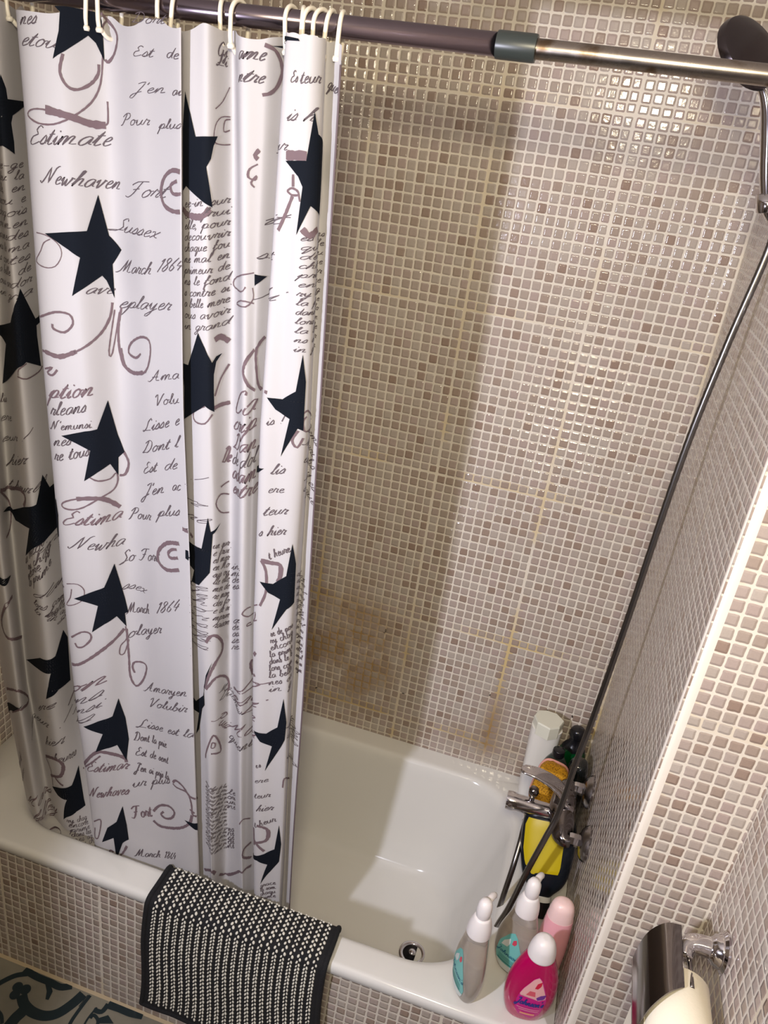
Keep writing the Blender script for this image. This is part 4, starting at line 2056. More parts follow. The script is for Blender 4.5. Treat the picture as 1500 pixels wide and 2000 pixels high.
 ('e de si', 1105.5, 1199.5, 1151.1, 1185.7, 8.4),
 ('mprun', 1105.5, 1183, 1151.2, 1168.7, 8.4),
 ('raison', 1105.5, 1166.3, 1151.3, 1151.7, 8.5),
 ('onne', 914.4, 1226.2, 1094.6, 1246.1, 8.2),
 ('se de', 914.1, 1210.1, 1094.4, 1229.8, 8.2),
 ('ry ch', 913.7, 1193.6, 1094.3, 1213.3, 8.2),
 ('enco', 913.4, 1176.8, 1094.1, 1196.5, 8.3),
 ('la pr', 913, 1159.9, 1094, 1179.4, 8.3),
 ('dans', 912.7, 1142.8, 1093.8, 1162.1, 8.4),
 ('lors', 912.3, 1125.5, 1093.7, 1144.6, 8.4),
 ('la b', 912, 1108, 1093.5, 1126.9, 8.5),
 ('nes', 911.7, 1090.4, 1093.3, 1108.9, 8.5),
 ('in', 1156.1, 1275.6, 1209.4, 1308.5, 6.7),
 ('mi', 1156.1, 1261, 1209.9, 1294.6, 6.7),
 ('de', 1156.1, 1246.3, 1210.4, 1280.5, 6.7),
 ('es', 1156.1, 1231.5, 1210.9, 1266.4, 6.8),
 ('a', 1157.7, 1152.8, 1212.8, 1190.4, 6.9),
 ('de', 1157.9, 1137, 1212.9, 1175, 7),
 ('as', 1158, 1121.2, 1213, 1159.4, 7),
 ('se', 1158.1, 1105.2, 1213.1, 1143.7, 7),
 ('re', 1158.3, 1089.1, 1213.1, 1127.9, 7.1),
 ('se de pou', 1360.3, 1188.2, 1403.2, 1214.5, 7.6),
 ('ry chag', 1359.9, 1172, 1404.4, 1197.6, 7.7),
 ('encore', 1359.6, 1155.5, 1405.2, 1180.6, 7.7),
 ('la prime', 1359.2, 1138.9, 1406.1, 1163.3, 7.8),
 ('dans le b', 1358.9, 1122.2, 1406.9, 1145.9, 7.8),
 ('lors com', 1358.5, 1105.2, 1407.9, 1128.2, 7.8),
 ('la belle', 1358.2, 1088.1, 1408.8, 1110.3, 7.9),
 ('nes ar', 1357.9, 1070.8, 1409.9, 1092.1, 7.9),
 ('in g', 1357.6, 1053.4, 1410.9, 1073.6, 8),
 ('alui', 1400.8, 1323.5, 1446.1, 1299.5, 5.6),
 ('elle', 1402.6, 1308.5, 1447, 1285.6, 5.6),
 ('seul', 1404.7, 1293.1, 1447.8, 1271.5, 5.6),
 ('de sa', 1407.3, 1277.3, 1448.7, 1257.4, 5.7),
 ('rym', 1410.3, 1261, 1449.6, 1243.2, 5.7),
 ('alui', 1413.9, 1244.1, 1450.4, 1228.9, 5.7),
 ('elle', 1418.1, 1226.5, 1451.3, 1214.4, 5.8),
 ('seul', 1422.9, 1208.3, 1452.2, 1199.9, 5.8),
 ('de sa', 1427.5, 1190, 1453, 1185, 5.8),
 ('rym', 1431.2, 1171.7, 1453.7, 1170, 5.9),
 ('alui', 1433.8, 1154.2, 1454.5, 1154.9, 5.9),
 ('elle', 1435.2, 1137.3, 1455.2, 1139.7, 5.9),
 ('seul', 1436.1, 1121, 1456, 1124.3, 6),
 ('de sa', 1437.2, 1104.9, 1456.7, 1108.8, 6),
 ('rym', 1438.4, 1089, 1457.5, 1093.2, 6),
 ('March 1864', 748.1, 427, 851.6, 469.3, 10.9),
 ('Lo', 1170.2, 999.9, 1330.2, 1053.7, 16.4),
 ('escri', 1157.8, 976.1, 1329.3, 1007.6, 14.5),
 ('Dan', 1216.1, 964.2, 1328, 969.6, 14.4),
 ('Mada', 1154.6, 887.5, 1328.9, 925.6, 14.9),
 ('quient', 1151.2, 854.3, 1246.7, 869.2, 13),
 ('Mns as', 1122.3, 997.1, 1202, 973, 8.3),
 ('Duchess', 1120.6, 976.1, 1216.1, 964.2, 9.4),
 ('Puis', 1102.6, 931.3, 1144.5, 885, 15),
 ('Ca', 1155.6, 1592.6, 1240.1, 1613.7, 19.1),
 ('crip', 1155.9, 1562.1, 1242.7, 1583.6, 15.8),
 ('Dan', 1158.4, 1527.2, 1243.5, 1546.4, 15.1),
 ('de dol', 1156.6, 1496.8, 1244.2, 1519.5, 13.4),
 ('adam', 1156.8, 1468.9, 1244.9, 1489.9, 16.3),
 ('entre', 1158.1, 1441, 1249.2, 1463.1, 14.6),
 ('De', 1137.9, 1500.4, 1154, 1498.7, 14.5),
 ('is !', 1335.1, 1604.9, 1366, 1612.2, 7.5),
 ('lis', 1345.1, 1518.2, 1370.1, 1523.9, 9.4),
 ('ere', 1342.1, 1484.7, 1371.7, 1488.8, 7.8),
 ('teur', 1334.8, 1440.2, 1377.5, 1449.1, 9.7),
 ('s hier', 1328.1, 1398, 1377.3, 1409.3, 9.8),
 ('Dems', 1405, 1599.8, 1463.3, 1571.2, 9.3),
 ('Mari', 1394.3, 1578.8, 1449.3, 1549.2, 10.2),
 ('uchs', 1395.2, 1548.5, 1452.1, 1525.8, 10.3),
 ('Mes', 1405, 1510.5, 1460.5, 1488.4, 10.5),
 ("'s que", 1396.8, 1495, 1459.1, 1462.5, 9.7),
 ('ur !', 907.7, 1459.8, 1081.4, 1463.8, 8.1),
 ('ier', 905, 1414.2, 1070.6, 1415.8, 9.1),
 ('heure', 906.4, 1371.4, 1096.3, 1387.6, 10.1),
 ('t heure', 1351.3, 1354.8, 1388.3, 1377.4, 8.1),
 ('ere', 1332.5, 804.8, 1363.9, 813, 7.5),
 ('teur', 1332.5, 759.6, 1368.9, 768.3, 8.7),
 ('hier', 1337.8, 722.1, 1373.7, 728.9, 9.9),
 ('t heur', 1333.8, 668.9, 1382.2, 696.4, 8.9),
 ('e.s', 1336.6, 847.9, 1348.6, 853.7, 7.4),
 ('grace', 1352.2, 474.4, 1387.4, 491.3, 7),
 ('la som', 1352.2, 459.1, 1387.8, 476.3, 7.1),
 ('chaqu', 1352.2, 443.7, 1388.2, 461.2, 7.1),
 ('trime', 1352.2, 428.1, 1388.7, 446, 7.1),
 ('our plus de lui', 1074.4, 746.4, 1149.3, 706.7, 5.6),
 ('quelle le pou', 1073.5, 734.5, 1149.5, 694.6, 5.7),
 ('decouvrir un', 1072.6, 722.5, 1149.7, 682.4, 5.7),
 ('chaque fois m', 1071.8, 710.5, 1149.8, 670.2, 5.7),
 ('encore mal a', 1071, 698.4, 1150, 657.8, 5.7),
 ('la primeur d', 1070.2, 686.3, 1150.2, 645.4, 5.7),
 ('our plus de lui', 1069.3, 674.1, 1150.4, 633, 5.8),
 ('quelle le pou', 1068.6, 661.8, 1150.6, 620.4, 5.8),
 ('decouvrir un', 1067.8, 649.4, 1150.8, 607.8, 5.8),
 ('chaque fois m', 1067, 636.9, 1151, 595, 5.8),
 ('encore mal a', 1066.2, 624.3, 1151.2, 582.3, 5.8),
 ('la primeur d', 1065.4, 611.6, 1151.4, 569.4, 5.9),
 ('our plus de lui', 1064.7, 598.8, 1151.6, 556.5, 5.9),
 ('quelle le pou', 1064, 586, 1151.9, 543.6, 5.9),
 ('decouvrir un', 1063.1, 573, 1152.1, 530.5, 5.9),
 ('chaque fois m', 1062.4, 559.9, 1152.3, 517.4, 5.9),
 ('encore mal a', 1061.7, 546.7, 1152.5, 504.2, 6),
 ('le', 1151.7, 683.1, 1186.6, 710.7, 6.8),
 ('ori', 1151.9, 668.3, 1186.5, 696.4, 6.9),
 ('uni', 1152.1, 653.3, 1186.4, 681.9, 6.9),
 ('ne', 1152.3, 638.2, 1186.3, 667.4, 6.9),
 ('ea', 1155.4, 562.2, 1179.9, 589.8, 7.1),
 ('re', 1155.6, 548.4, 1180, 576.3, 7.1),
 ('se', 1155.7, 534.5, 1180.1, 562.8, 7.1),
 ('de', 1155.9, 520.5, 1180.3, 549.1, 7.1),
 ('ne', 1156.1, 506.6, 1180.4, 535.4, 7.2),
 ('Mas', 1399.6, 966.2, 1452.8, 933.7, 11.4),
 ('Mas', 1393.8, 967, 1447.3, 924, 11.4),
 ('uchs', 1394.6, 942, 1451, 902.1, 10.4),
 ("'s gr", 1393.7, 885.6, 1452.3, 845.4, 10.6)]

# ---------------------------------------------------------------- shower curtain
M['cloth'] = mat('curtain_cloth', (.57, .555, .57), .62)
n = N(M['cloth']); 
tb = n.t.nodes.new('ShaderNodeBsdfTranslucent'); tb.inputs[0].default_value = (.55, .53, .50, 1)
ms = n.t.nodes.new('ShaderNodeMixShader'); ms.inputs[0].default_value = .22
n.t.links.new(n.b.outputs[0], ms.inputs[1]); n.t.links.new(tb.outputs[0], ms.inputs[2]); n.t.links.new(ms.outputs[0], n.t.nodes['Material Output'].inputs[0])
M['ink'] = mat('curtain_black_print', (.005, .007, .012), .85, spec=.12)
M['mauve'] = mat('curtain_mauve_print', (.15, .105, .118), .8, spec=.2)
M['pen'] = mat('curtain_pen_print', (.10, .08, .09), .8, spec=.2)
RING_X = [-1.256, -1.205, -1.075, -1.048, -.963, -.940, -.862, -.838, -.757, -.742, -.728, -.712, -.700, -.684]
def hem_top(t):
    x = cxy(t, 2.10)[0]
    d = min(abs(x-r) for r in RING_X)
    return 2.146 + .012*math.exp(-(d/.02)**2)
HB = [(0, .452), (3, .437), (5, .415), (6, .40), (9, .39), (10, .40), (11.5, .385), (13, .375), (15, .365), (17, .36), (21, .36)]
def hem_bot(t):
    for (a, za), (b, zb) in zip(HB, HB[1:]):
        if t <= b: return za+(zb-za)*(t-a)/(b-a)
    return HB[-1][1]
cu = MB(); SUB = 20; NZ = 110
NTc = TMAX*SUB
V = []; 
for j in range(NZ+1):
    for i in range(NTc+1):
        t = i/SUB; a, b = hem_bot(t), hem_top(t); V.append(cpt(t, a+(b-a)*j/NZ))
w = NTc+1
cu.add(V, [(j*w+i, j*w+i+1, (j+1)*w+i+1, (j+1)*w+i) for j in range(NZ) for i in range(NTc)], 0)
def P2(u, z, off): return cpt(u2t(u/1000), z/1000, off)
# black stars: each outline is filled with thin horizontal strips that follow the folds
def fill(poly, off, m, dz=6.0, du=5.0):
    n = len(poly); zs = sorted(set(round(p[1], 1) for p in poly)); lv = []
    for a, b in zip(zs, zs[1:]):
        m_ = (a+b)/2; sl = [abs((poly[(i+1) % n][0]-poly[i][0])/(poly[(i+1) % n][1]-poly[i][1])) for i in range(n) if (poly[i][1] > m_) != (poly[(i+1) % n][1] > m_)]
        k = max(1, int((b-a)/dz+.999), min(16, int((b-a)*max(sl+[0])/4+.999))); lv += [a+(b-a)*i/k for i in range(k)]
    lv.append(zs[-1])
    for za, zb in zip(lv, lv[1:]):
        if zb-za < .02: continue
        zm = (za+zb)/2; xs = []
        for i in range(n):
            p, q = poly[i], poly[(i+1) % n]
            if (p[1] > zm) != (q[1] > zm):
                s = (q[0]-p[0])/(q[1]-p[1]); f = lambda z: p[0]+s*(min(max(z, min(p[1], q[1])), max(p[1], q[1]))-p[1])
                xs.append((f(zm), f(za), f(zb)))
        xs.sort()
        for l, r in zip(xs[::2], xs[1::2]):
            k = max(1, int((r[0]-l[0])/du+.999)); vs = []
            for i in range(k+1):
                g = i/k; vs += [P2(l[1]+(r[1]-l[1])*g, za, off), P2(l[2]+(r[2]-l[2])*g, zb, off)]
            cu.add(vs, [(2*i, 2*i+2, 2*i+3, 2*i+1) for i in range(k)], m)
def stroke(pts, w, off, m, step=4.0, rag=0.0, pen=False):
    q = []
    for a, b in zip(pts, pts[1:]):
        L = math.hypot(b[0]-a[0], b[1]-a[1]); k = max(1, int(L/step+.5))
        q += [(a[0]+(b[0]-a[0])*i/k, a[1]+(b[1]-a[1])*i/k) for i in range(k)]
    q.append(pts[-1]); vs = []
    for i, c in enumerate(q):
        a, b = q[max(i-1, 0)], q[min(i+1, len(q)-1)]; dx, dy = b[0]-a[0], b[1]-a[1]; l = math.hypot(dx, dy) or 1
        h = w/2*(1+rag*(random.random()-.5))*((.62+.75*abs(dy)/l) if pen else 1)
        vs += [P2(c[0]-dy/l*h, c[1]+dx/l*h, off), P2(c[0]+dy/l*h, c[1]-dx/l*h, off)]
    cu.add(vs, [(2*i, 2*i+1, 2*i+3, 2*i+2) for i in range(len(q)-1)], m)
for s in STAR_ART: fill(s, .0013, 1)
for wd_, pl in SWIRL_ART:
    q = []
    for a, b in zip(pl, pl[1:]):
        if abs(a[0]-b[0]) > 60: # do not bridge a hidden fold
            if len(q) > 1: stroke(q, wd_*1.3, .0010, 2, rag=.35)
            q = []
        else:
            if not q: q = [a]
            q.append(b)
    if len(q) > 1: stroke(q, wd_*1.3, .0010, 2, rag=.35)
for s, u0, z0, u1, z1, h in TEXT_ART:
    if abs(u1-u0) > 260: u1 = u0+90
    pls, W_ = write(s, 2, slant=.62 if h > 9 else .35); dx, dy = u1-u0, z1-z0; L = math.hypot(dx, dy)
    if L < 1: continue
    ex, ey = dx/L, dy/L; k = L/W_; big = h > 14
    for pl in pls:
        pl = [(u0+ex*a*k-ey*b*h, z0+ey*a*k+ex*b*h) for a, b in pl]
        stroke(pl, 1.0+h*.06+(.7 if big else 0), .0008, 2 if big else 3, step=6.0, rag=.3, pen=True)
cob = obj('shower_curtain', cu.v, cu.f, [M['cloth'], M['ink'], M['mauve'], M['pen']], None, True, cu.m)
tag(cob, 'white shower curtain with black stars and French handwriting print', 'curtain')
# piped side hem
hp = [cpt(TMAX-.02, .362+(2.13-.362)*i/60) for i in range(61)]
v, f = tube(hp, .0016, 8, 0); he = obj('side_hem', v, f, mat('hem_thread', (.12, .09, .10), .7), cob)
# ---------------------------------------------------------------- rod
RY, RZ_ = -.644, 2.178
rod = thing('shower_rod', 'steel telescopic shower rod with dark grey joint sleeve', 'rod', (-.45, RY, RZ_))
M['rodm'] = mat('worn_steel', (.30, .27, .24), .22, 1)
n = N(M['rodm']); co = n('TexCoord', out=3)
nz = n('TexNoise', {0: co, 2: 30.0, 3: 6.0}); n.link(n.mix(n.smooth(nz, .52, .72), (.34, .30, .265), (.16, .11, .07)), 'Base Color'); n.link(n.m('ADD', .16, n.m('MULTIPLY', nz, .22)), 'Roughness')
M['rodp'] = mat('purple_steel', (.22, .18, .205), .2, 1)
v, f = lathe([(.0145, 0), (.0145, 1.07)], (-1.52, RY, RZ_), (1, 0, 0), 32); tag(child(obj('outer_tube', v, f, M['rodp']), rod), 'wider purplish steel tube')
v, f = lathe([(.0125, 0), (.0125, .46)], (-.462, RY, RZ_), (1, 0, 0), 32); child(sharp(obj('inner_tube', v, f, M['rodm'])), rod)
v, f = lathe([(.0125, 0), (.0168, .0005), (.0172, .003), (.0172, .050), (.0166, .053), (.0125, .0535)], (-.466, RY, RZ_), (1, 0, 0), 32); tag(child(sharp(obj('joint_sleeve', v, f, mat('grey_green_sleeve', (.03, .037, .035), .35))), rod), 'dark grey plastic sleeve')
for x, s in ((-.0005, -1), (-1.5265, 1)):
    v, f = lathe([(.028, 0), (.028, .008*s), (.020, .014*s), (.015, .022*s)], (x, RY, RZ_), (1, 0, 0), 28); child(sharp(obj('wall_cup', v, f, M['white'])), rod)
# ---------------------------------------------------------------- curtain rings: C hooks, oval, tilted
M['ring'] = mat('ivory_ring', (.80, .74, .62), .3)
def ring(x, tilt, sw, label):
    R_, H = .0215, .064
    pts = []
    for i in range(25):
        a = PI*i/24; pts.append((0, -R_*math.cos(a)*1.0, R_*math.sin(a)*1.05))
    body = [(0, -.0195, -.036), (0, -.0215, -.024), (0, -.0215, -.010)] + pts + [(0, .0215, -.010), (0, .0195, -.026), (0, .011, -.040), (0, 0, -.045), (0, -.009, -.042), (0, -.015, -.036)]
    c, s = math.cos(tilt), math.sin(tilt); cw, s2 = math.cos(sw), math.sin(sw)
    q = []
    for (a, b, h) in body:
        X = b*s; Y = b*c; Z = h
        X, Z = X+Z*s2, Z*cw
        q.append((x+X, RY+Y, RZ_-.005+Z))
    v, f = tube(q, .0033, 8, 2)
    o = thing('curtain_ring', label, 'curtain ring', (x, RY, RZ_), 'ivory rings on the shower rod')
    child(obj('hook', v, f, M['ring']), o)
    v, f = lathe([(.0046, -.0035), (.0058, 0), (.0046, .0035)], (q[0][0], q[0][1], q[0][2]), (0, 0, 1), 10); child(obj('snap_ball', v, f, M['ring']), o)
    # metal eyelet in the cloth
    e = Vector(q[-4]); v, f = tube([e+Vector((math.cos(2*PI*k/12)*.0062, -.0065, math.sin(2*PI*k/12)*.0062)) for k in range(13)], .0014, 6, 0, cap=False)
    child(obj('eyelet', v, f, M['chrome']), cob)
RL = ['farthest left ivory ring, above the curtain corner at the frame edge', 'second ivory ring from the left frame edge', 'ivory ring hooked through the top black star', 'ivory ring just right of the top black star', 'ivory ring above the word Est', 'ivory ring right of the one above the word Est',
 'ivory ring where the third fold starts', 'ivory ring above the word Dame', 'leftmost ring of the tight cluster at the curtain end', 'second ring of the tight cluster at the curtain end', 'third ring of the tight cluster at the curtain end', 'fourth ring of the tight cluster at the curtain end', 'last but one ring before the free curtain edge', 'rightmost ring holding the free curtain edge']
for i, x in enumerate(RING_X): ring(x, random.uniform(-.35, .35), random.uniform(-.12, .12), RL[i])
# ---------------------------------------------------------------- bath mat over the rim
mt = thing('bath_mat', 'black and white knitted bath mat folded over the tub rim', 'bath mat', (-.70, -.72, .45))
M['mblack'] = mat('mat_black_yarn', (.006, .006, .008), .9)
n = N(M['mblack']); co = n('TexCoord', out=3); hb = n('TexNoise', {0: co, 2: 380.0, 3: 2.0}); bn = n.t.nodes.new('ShaderNodeBump'); bn.inputs[0].default_value = .8; bn.inputs[1].default_value = .002; n.t.links.new(hb, bn.inputs['Height']); n.link(bn.outputs[0], 'Normal')
M['mwhite'] = mat('mat_white_yarn', (.68, .66, .58), .9)
prof = [(-.6545, .436), (-.6565, .447), (-.664, .4535), (-.680, .4555), (-.715, .4555), (-.740, .4540), (-.752, .446), (-.756, .425), (-.753, .34), (-.754, .24), (-.759, .095)]
pp = crs([(0, y, z) for y, z in prof], 8)
acc = [0.0]
for a, b in zip(pp, pp[1:]): acc.append(acc[-1]+(b-a).length)
LM = acc[-1]
def mpt(a, s, off=0.0):
    # a 0..1 across (x), s metres along the drape
    s = min(max(s, 0), LM-1e-5); i = min(bisect.bisect_right(acc, s)-1, len(pp)-2); g = (s-acc[i])/(acc[i+1]-acc[i])
    p = pp[i].lerp(pp[i+1], g); d = (pp[i+1]-pp[i]).normalized(); nr = Vector((0, -d.z, d.y))*-1
    if nr.z < 0 and abs(nr.z) > abs(nr.y): nr = -nr
    k = s/LM
    xl = -.912 - .012*k + .004*math.sin(k*9) ; xr = -.494 + .018*k + .004*math.sin(k*7+1)
    x = xl+(xr-xl)*a
    wv = .0025*math.sin(x*26+k*3)*min(1, max(0, (s-.16)*6))
    # outward normal of the drape profile
    N_ = Vector((0, d.z, -d.y)) 
    if N_.z < 0 and abs(N_.z) > .5: N_ = -N_
    return Vector((x, p.y-abs(wv), p.z)) + N_*off
NA, NS = 44, 90
def sheet(off): return [mpt(i/NA, LM*j/NS, off) for j in range(NS+1) for i in range(NA+1)]
def sheetf(n0, fl_): 
    w = NA+1; return [((n0+j*w+i, n0+j*w+i+1, n0+(j+1)*w+i+1, n0+(j+1)*w+i) if fl_ else (n0+j*w+i, n0+(j+1)*w+i, n0+(j+1)*w+i+1, n0+j*w+i+1)) for j in range(NS) for i in range(NA)]
pm = MB(); pm.add(sheet(.0025)+sheet(-.0015), sheetf(0, True)+sheetf((NA+1)*(NS+1), False), 0)
# zigzag columns of white stitches
ico = []
def blob(c, r, ax):
    # small 6-sided bead stretched along ax
    x, y, d = frame(ax); vs = []
    for h, q in ((-1, .35), (-.35, 1), (.45, .95), (1, .3)):
        for k in range(6): vs.append(c + d*(h*r*1.25) + x*(q*r*math.cos(k*PI/3)) + y*(q*r*.75*math.sin(k*PI/3)))
    fs = [(i*6+k, i*6+(k+1) % 6, i*6+6+(k+1) % 6, i*6+6+k) for i in range(3) for k in range(6)] + [tuple(range(5, -1, -1)), tuple(range(18, 24))]
    pm.add(vs, fs, 1)
NCOL = 22; rr = .0122
for c in range(NCOL):
    a = .03+.94*(c+.5)/NCOL
    for k in range(int((LM-.02)/rr)):
        for sd in (0, 1):
            s = .012+k*rr+sd*rr*.5
            aa = a + (.0072 if sd else -.0072) + random.uniform(-.001, .001)
            s2 = min(s+.004, LM-.004); p = mpt(aa, s, .0034); q = mpt(aa+(.004 if sd else -.004), s2, .0034)
            blob(p, .0029*random.uniform(.85, 1.15), (q-p))
pmo = pm.build('knitted_panel', [M['mblack'], M['mwhite']], ang=0); child(pmo, mt)
bd = MB()
for pts in ([mpt(0, LM*i/60, .001) for i in range(61)], [mpt(1, LM*i/60, .001) for i in range(61)], [mpt(i/30, LM-.001, .001) for i in range(31)], [mpt(i/30, .001, .001) for i in range(31)]):
    v, f = tube(pts, .0062, 10, 0); bd.add(v, f)
tag(child(bd.build('border', M['mblack']), mt), 'plain black border')

# ---------------------------------------------------------------- bath mixer tap
M['satin'] = mat('satin_chrome', (.36, .34, .34), .24, 1)
TZ = .680; TY = -.335
tp = thing('mixer_tap', 'chrome bath and shower mixer tap on the mosaic tap wall', 'tap', (-.02, TY, TZ))
for y, nm in ((-.42, 'nearer'), (-.25, 'farther')):
    v, f = lathe([(.040, 0), (.041, -.004), (.037, -.012), (.028, -.018), (.018, -.021)], (-.0005, y, TZ), (1, 0, 0), 36); e = child(sharp(obj('wall_flange', v, f, M['satin'])), tp)
    v, f = lathe([(.0135, -.018), (.0150, -.021), (.0145, -.040), (.0135, -.044)], (0, y, TZ), (1, 0, 0), 6); child(sharp(obj('hex_nut', v, f, M['chrome'])), tp)
bd = MB()
v, f = tube([(-.040, -.425, TZ-.004), (-.052, -.424, TZ-.004), (-.060, -.41, TZ-.003), (-.064, -.375, TZ), (-.066, -.335, TZ), (-.064, -.295, TZ), (-.060, -.262, TZ-.002), (-.052, -.248, TZ-.004), (-.040, -.247, TZ-.004)], lambda t: .0135+.0175*math.sin(PI*t)**1.3, 24, 6); bd.add(v, f)
v, f = lathe([(.024, -.012), (.025, .012), (.024, .028), (.0235, .032)], (-.066, TY, TZ), (-.05, 0, 1), 28); bd.add(v, f)
tag(child(bd.build('body', M['chromed'], ang=50), tp), 'dark reflecting chrome valve body')
# spout: blunt horizontal cylinder
v, f = lathe([(.012, .0), (.0215, .003), (.0228, .013), (.0210, .03), (.0195, .105), (.018, .118)], (-.198, TY, .657), (1, 0, .03), 32); child(sharp(obj('spout', v, f, M['chrome']), 60), tp)
v, f = lathe([(.007, 0), (.006, .022), (.0105, .026), (.0125, .034), (.010, .043), (.003, .046)], (-.139, TY, .672), (0, 0, 1), 24); child(sharp(obj('diverter_knob', v, f, M['chromed']), 60), tp)
v, f = lathe([(.0115, 0), (.0115, -.012), (.0095, -.016), (.0095, -.028)], (-.139, TY, .642), (0, 0, 1), 24); child(sharp(obj('hose_outlet', v, f, M['chrome'])), tp)
# lever: a broad strap rising from the cap and arching over the spout
lv = crs([(-.046, TY+.004, .700), (-.066, TY, .718), (-.088, TY, .740), (-.112, TY, .753), (-.142, TY, .761), (-.165, TY, .762), (-.180, TY, .760)], 8)
rs = []
for i, p in enumerate(lv):
    t = i/(len(lv)-1); d = (lv[min(i+1, len(lv)-1)]-lv[max(i-1, 0)]).normalized(); up = Vector((0, 1, 0)).cross(d).normalized()
    if up.z < 0: up = -up
    w_ = .032*(1-.56*t)*(1 if t < .93 else .8 if t < .99 else .5); h_ = .0075*(1-.45*t)
    rs.append([p + Vector((0, 1, 0))*(w_*math.cos(a)) + up*(h_*math.copysign(abs(math.sin(a))**.8, math.sin(a))) for a in [2*PI*k/20 for k in range(20)]])
v, f = rings_vf(rs); child(obj('lever', v, f, M['chrome']), tp)
v, f = lathe([(.024, 0), (.0245, .010), (.021, .020), (.010, .025)], (-.066, TY, .707), (-.12, 0, 1), 28); child(sharp(obj('lever_cap', v, f, M['chromed']), 60), tp)
# ---------------------------------------------------------------- hose and hand shower
hs = [(-.139, -.335, .620), (-.140, -.350, .590), (-.141, -.375, .575), (-.144, -.410, .537), (-.149, -.436, .475), (-.1535, -.453, .405), (-.158, -.470, .368), (-.160, -.486, .362), (-.156, -.500, .395), (-.148, -.507, .452), (-.136, -.509, .515), (-.119, -.50, .630), (-.100, -.478, .715), (-.086, -.458, .776), (-.078, -.43, .90), (-.069, -.41, 1.014), (-.060, -.40, 1.25), (-.051, -.39, 1.594), (-.035, -.38, 1.80), (-.017, -.372, 1.965), (-.022, -.370, 2.01)]
hb = crs(hs, 26); rs = []; x = None; k = 14
for i, q in enumerate(hb):
    d = (hb[min(i+1, len(hb)-1)]-hb[max(i-1, 0)]).normalized()
    if x is None: x = frame(d)[0]
    x = (x-d*x.dot(d)).normalized(); y = d.cross(x); r = .0064 + .0004*(i % 2)
    rs.append([q+x*(r*math.cos(2*PI*j/k))+y*(r*math.sin(2*PI*j/k)) for j in range(k)])
v, f = rings_vf(rs); ho = obj('shower_hose', v, f, M['hose']); tag(ho, 'long dark metal shower hose hanging down the tap wall', 'hose')
br = thing('shower_bracket', 'chrome wall bracket holding the hand shower', 'bracket', (-.01, -.37, 2.03))
v, f = lathe([(.020, 0), (.020, -.010), (.011, -.014), (.010, -.030)], (-.0005, -.37, 2.035), (1, 0, 0), 24); child(sharp(obj('wall_plate', v, f, M['chrome'])), br)
v, f = lathe([(.0155, -.014), (.0165, -.012), (.0185, .014), (.0165, .014), (.0135, -.012)], (-.040, -.37, 2.035), (-.25, 0, .97), 24, False, False); child(obj('cradle', v, f, M['chrome']), br)
hd = thing('hand_shower', 'chrome hand shower with dark oval head by the rod end', 'shower head', (-.05, -.37, 2.05))
hp = [(-.024, -.370, 2.012), (-.036, -.370, 2.03), (-.052, -.370, 2.075), (-.068, -.370, 2.13), (-.082, -.370, 2.17), (-.098, -.372, 2.195), (-.118, -.374, 2.212)]
v, f = tube(hp, lambda t: .0095+.0035*math.sin(PI*min(1, t*1.25))+(.005 if t > .85 else 0), 20, 6); child(obj('handle', v, f, M['chrome']), hd)
HN = Vector((-.53, .62, -.58)).normalized(); HC = Vector((-.134, -.372, 2.232))
v, f = lathe([(.006, -.020), (.030, -.0190), (.048, -.0165), (.0555, -.0125), (.0582, -.006), (.0585, .000), (.055, .003)], HC, HN, 40, True, False); hs_ = child(sharp(obj('head_shell', v, f, mat('smoked_chrome', (.11, .095, .10), .22, 1)), 30), hd)
v, f = lathe([(.055, .003), (.0535, .0015), (.02, .0025), (.001, .003)], HC, HN, 40, False, True); sp = child(sharp(obj('spray_face', v, f, mat('spray_face_grey', (.055, .05, .05), .35)), 50), hd); tag(sp, 'dark grey spray face')
nz = MB(); fx, fy, fd = frame(HN)
for ring_, cnt in ((.012, 6), (.024, 12), (.036, 18), (.047, 24)):
    for q in range(cnt):
        a = 2*PI*q/cnt; c = HC+HN*.002+fx*(ring_*math.cos(a))+fy*(ring_*math.sin(a)); v, f = lathe([(.0014, 0), (.0010, .0022)], c, HN, 6); nz.add(v, f)
nzo = nz.build('nozzles', M['black'], ang=0); child(nzo, hd)
# ---------------------------------------------------------------- paper holder on the room's right wall
th = thing('paper_holder', 'chrome toilet paper holder with mirror flap on the right wall', 'paper holder', (.12, -.90, 1.0))
v, f = lathe([(.030, 0), (.031, -.004), (.026, -.008), (.026, -.011), (.023, -.014), (.0225, -.018), (.018, -.021), (.0165, -.024)], (WR-.0005, -.883, 1.0), (1, 0, 0), 36); child(sharp(obj('wall_rose', v, f, M['chrome']), 50), th)
v, f = tube([(WR-.02, -.883, 1.0), (.128, -.883, 1.0), (.112, -.884, 1.0), (.102, -.888, .998), (.097, -.896, .995), (.095, -.908, .992)], lambda t: .0165-.004*t, 24, 6); child(obj('arm', v, f, M['chrome']), th)
v, f = tube([(.103, -.893, .990), (.102, -.93, .995), (.101, -.962, .999)], (.0036), 12, 4); child(obj('spindle_tip', v, f, M['chromed']), th)
fl_ = MB()
cv = crs([(.034, 0, .925), (.036, 0, .962), (.042, 0, .990), (.054, 0, 1.007), (.068, 0, 1.014), (.088, 0, 1.010)], 6)
top = [Vector((p.x, -.866-.35*(.09-p.x), p.z)) for p in cv]; bot = [Vector((p.x, -.968-.85*(.09-p.x), p.z-.004)) for p in cv]
vs = []
for j in range(9):
    for a, b in zip(top, bot): q = a.lerp(b, j/8); vs.append(q)
nn = len(cv)
for q in list(vs): vs.append(q+Vector((.0008, 0, -.0016)))
nv = nn*9
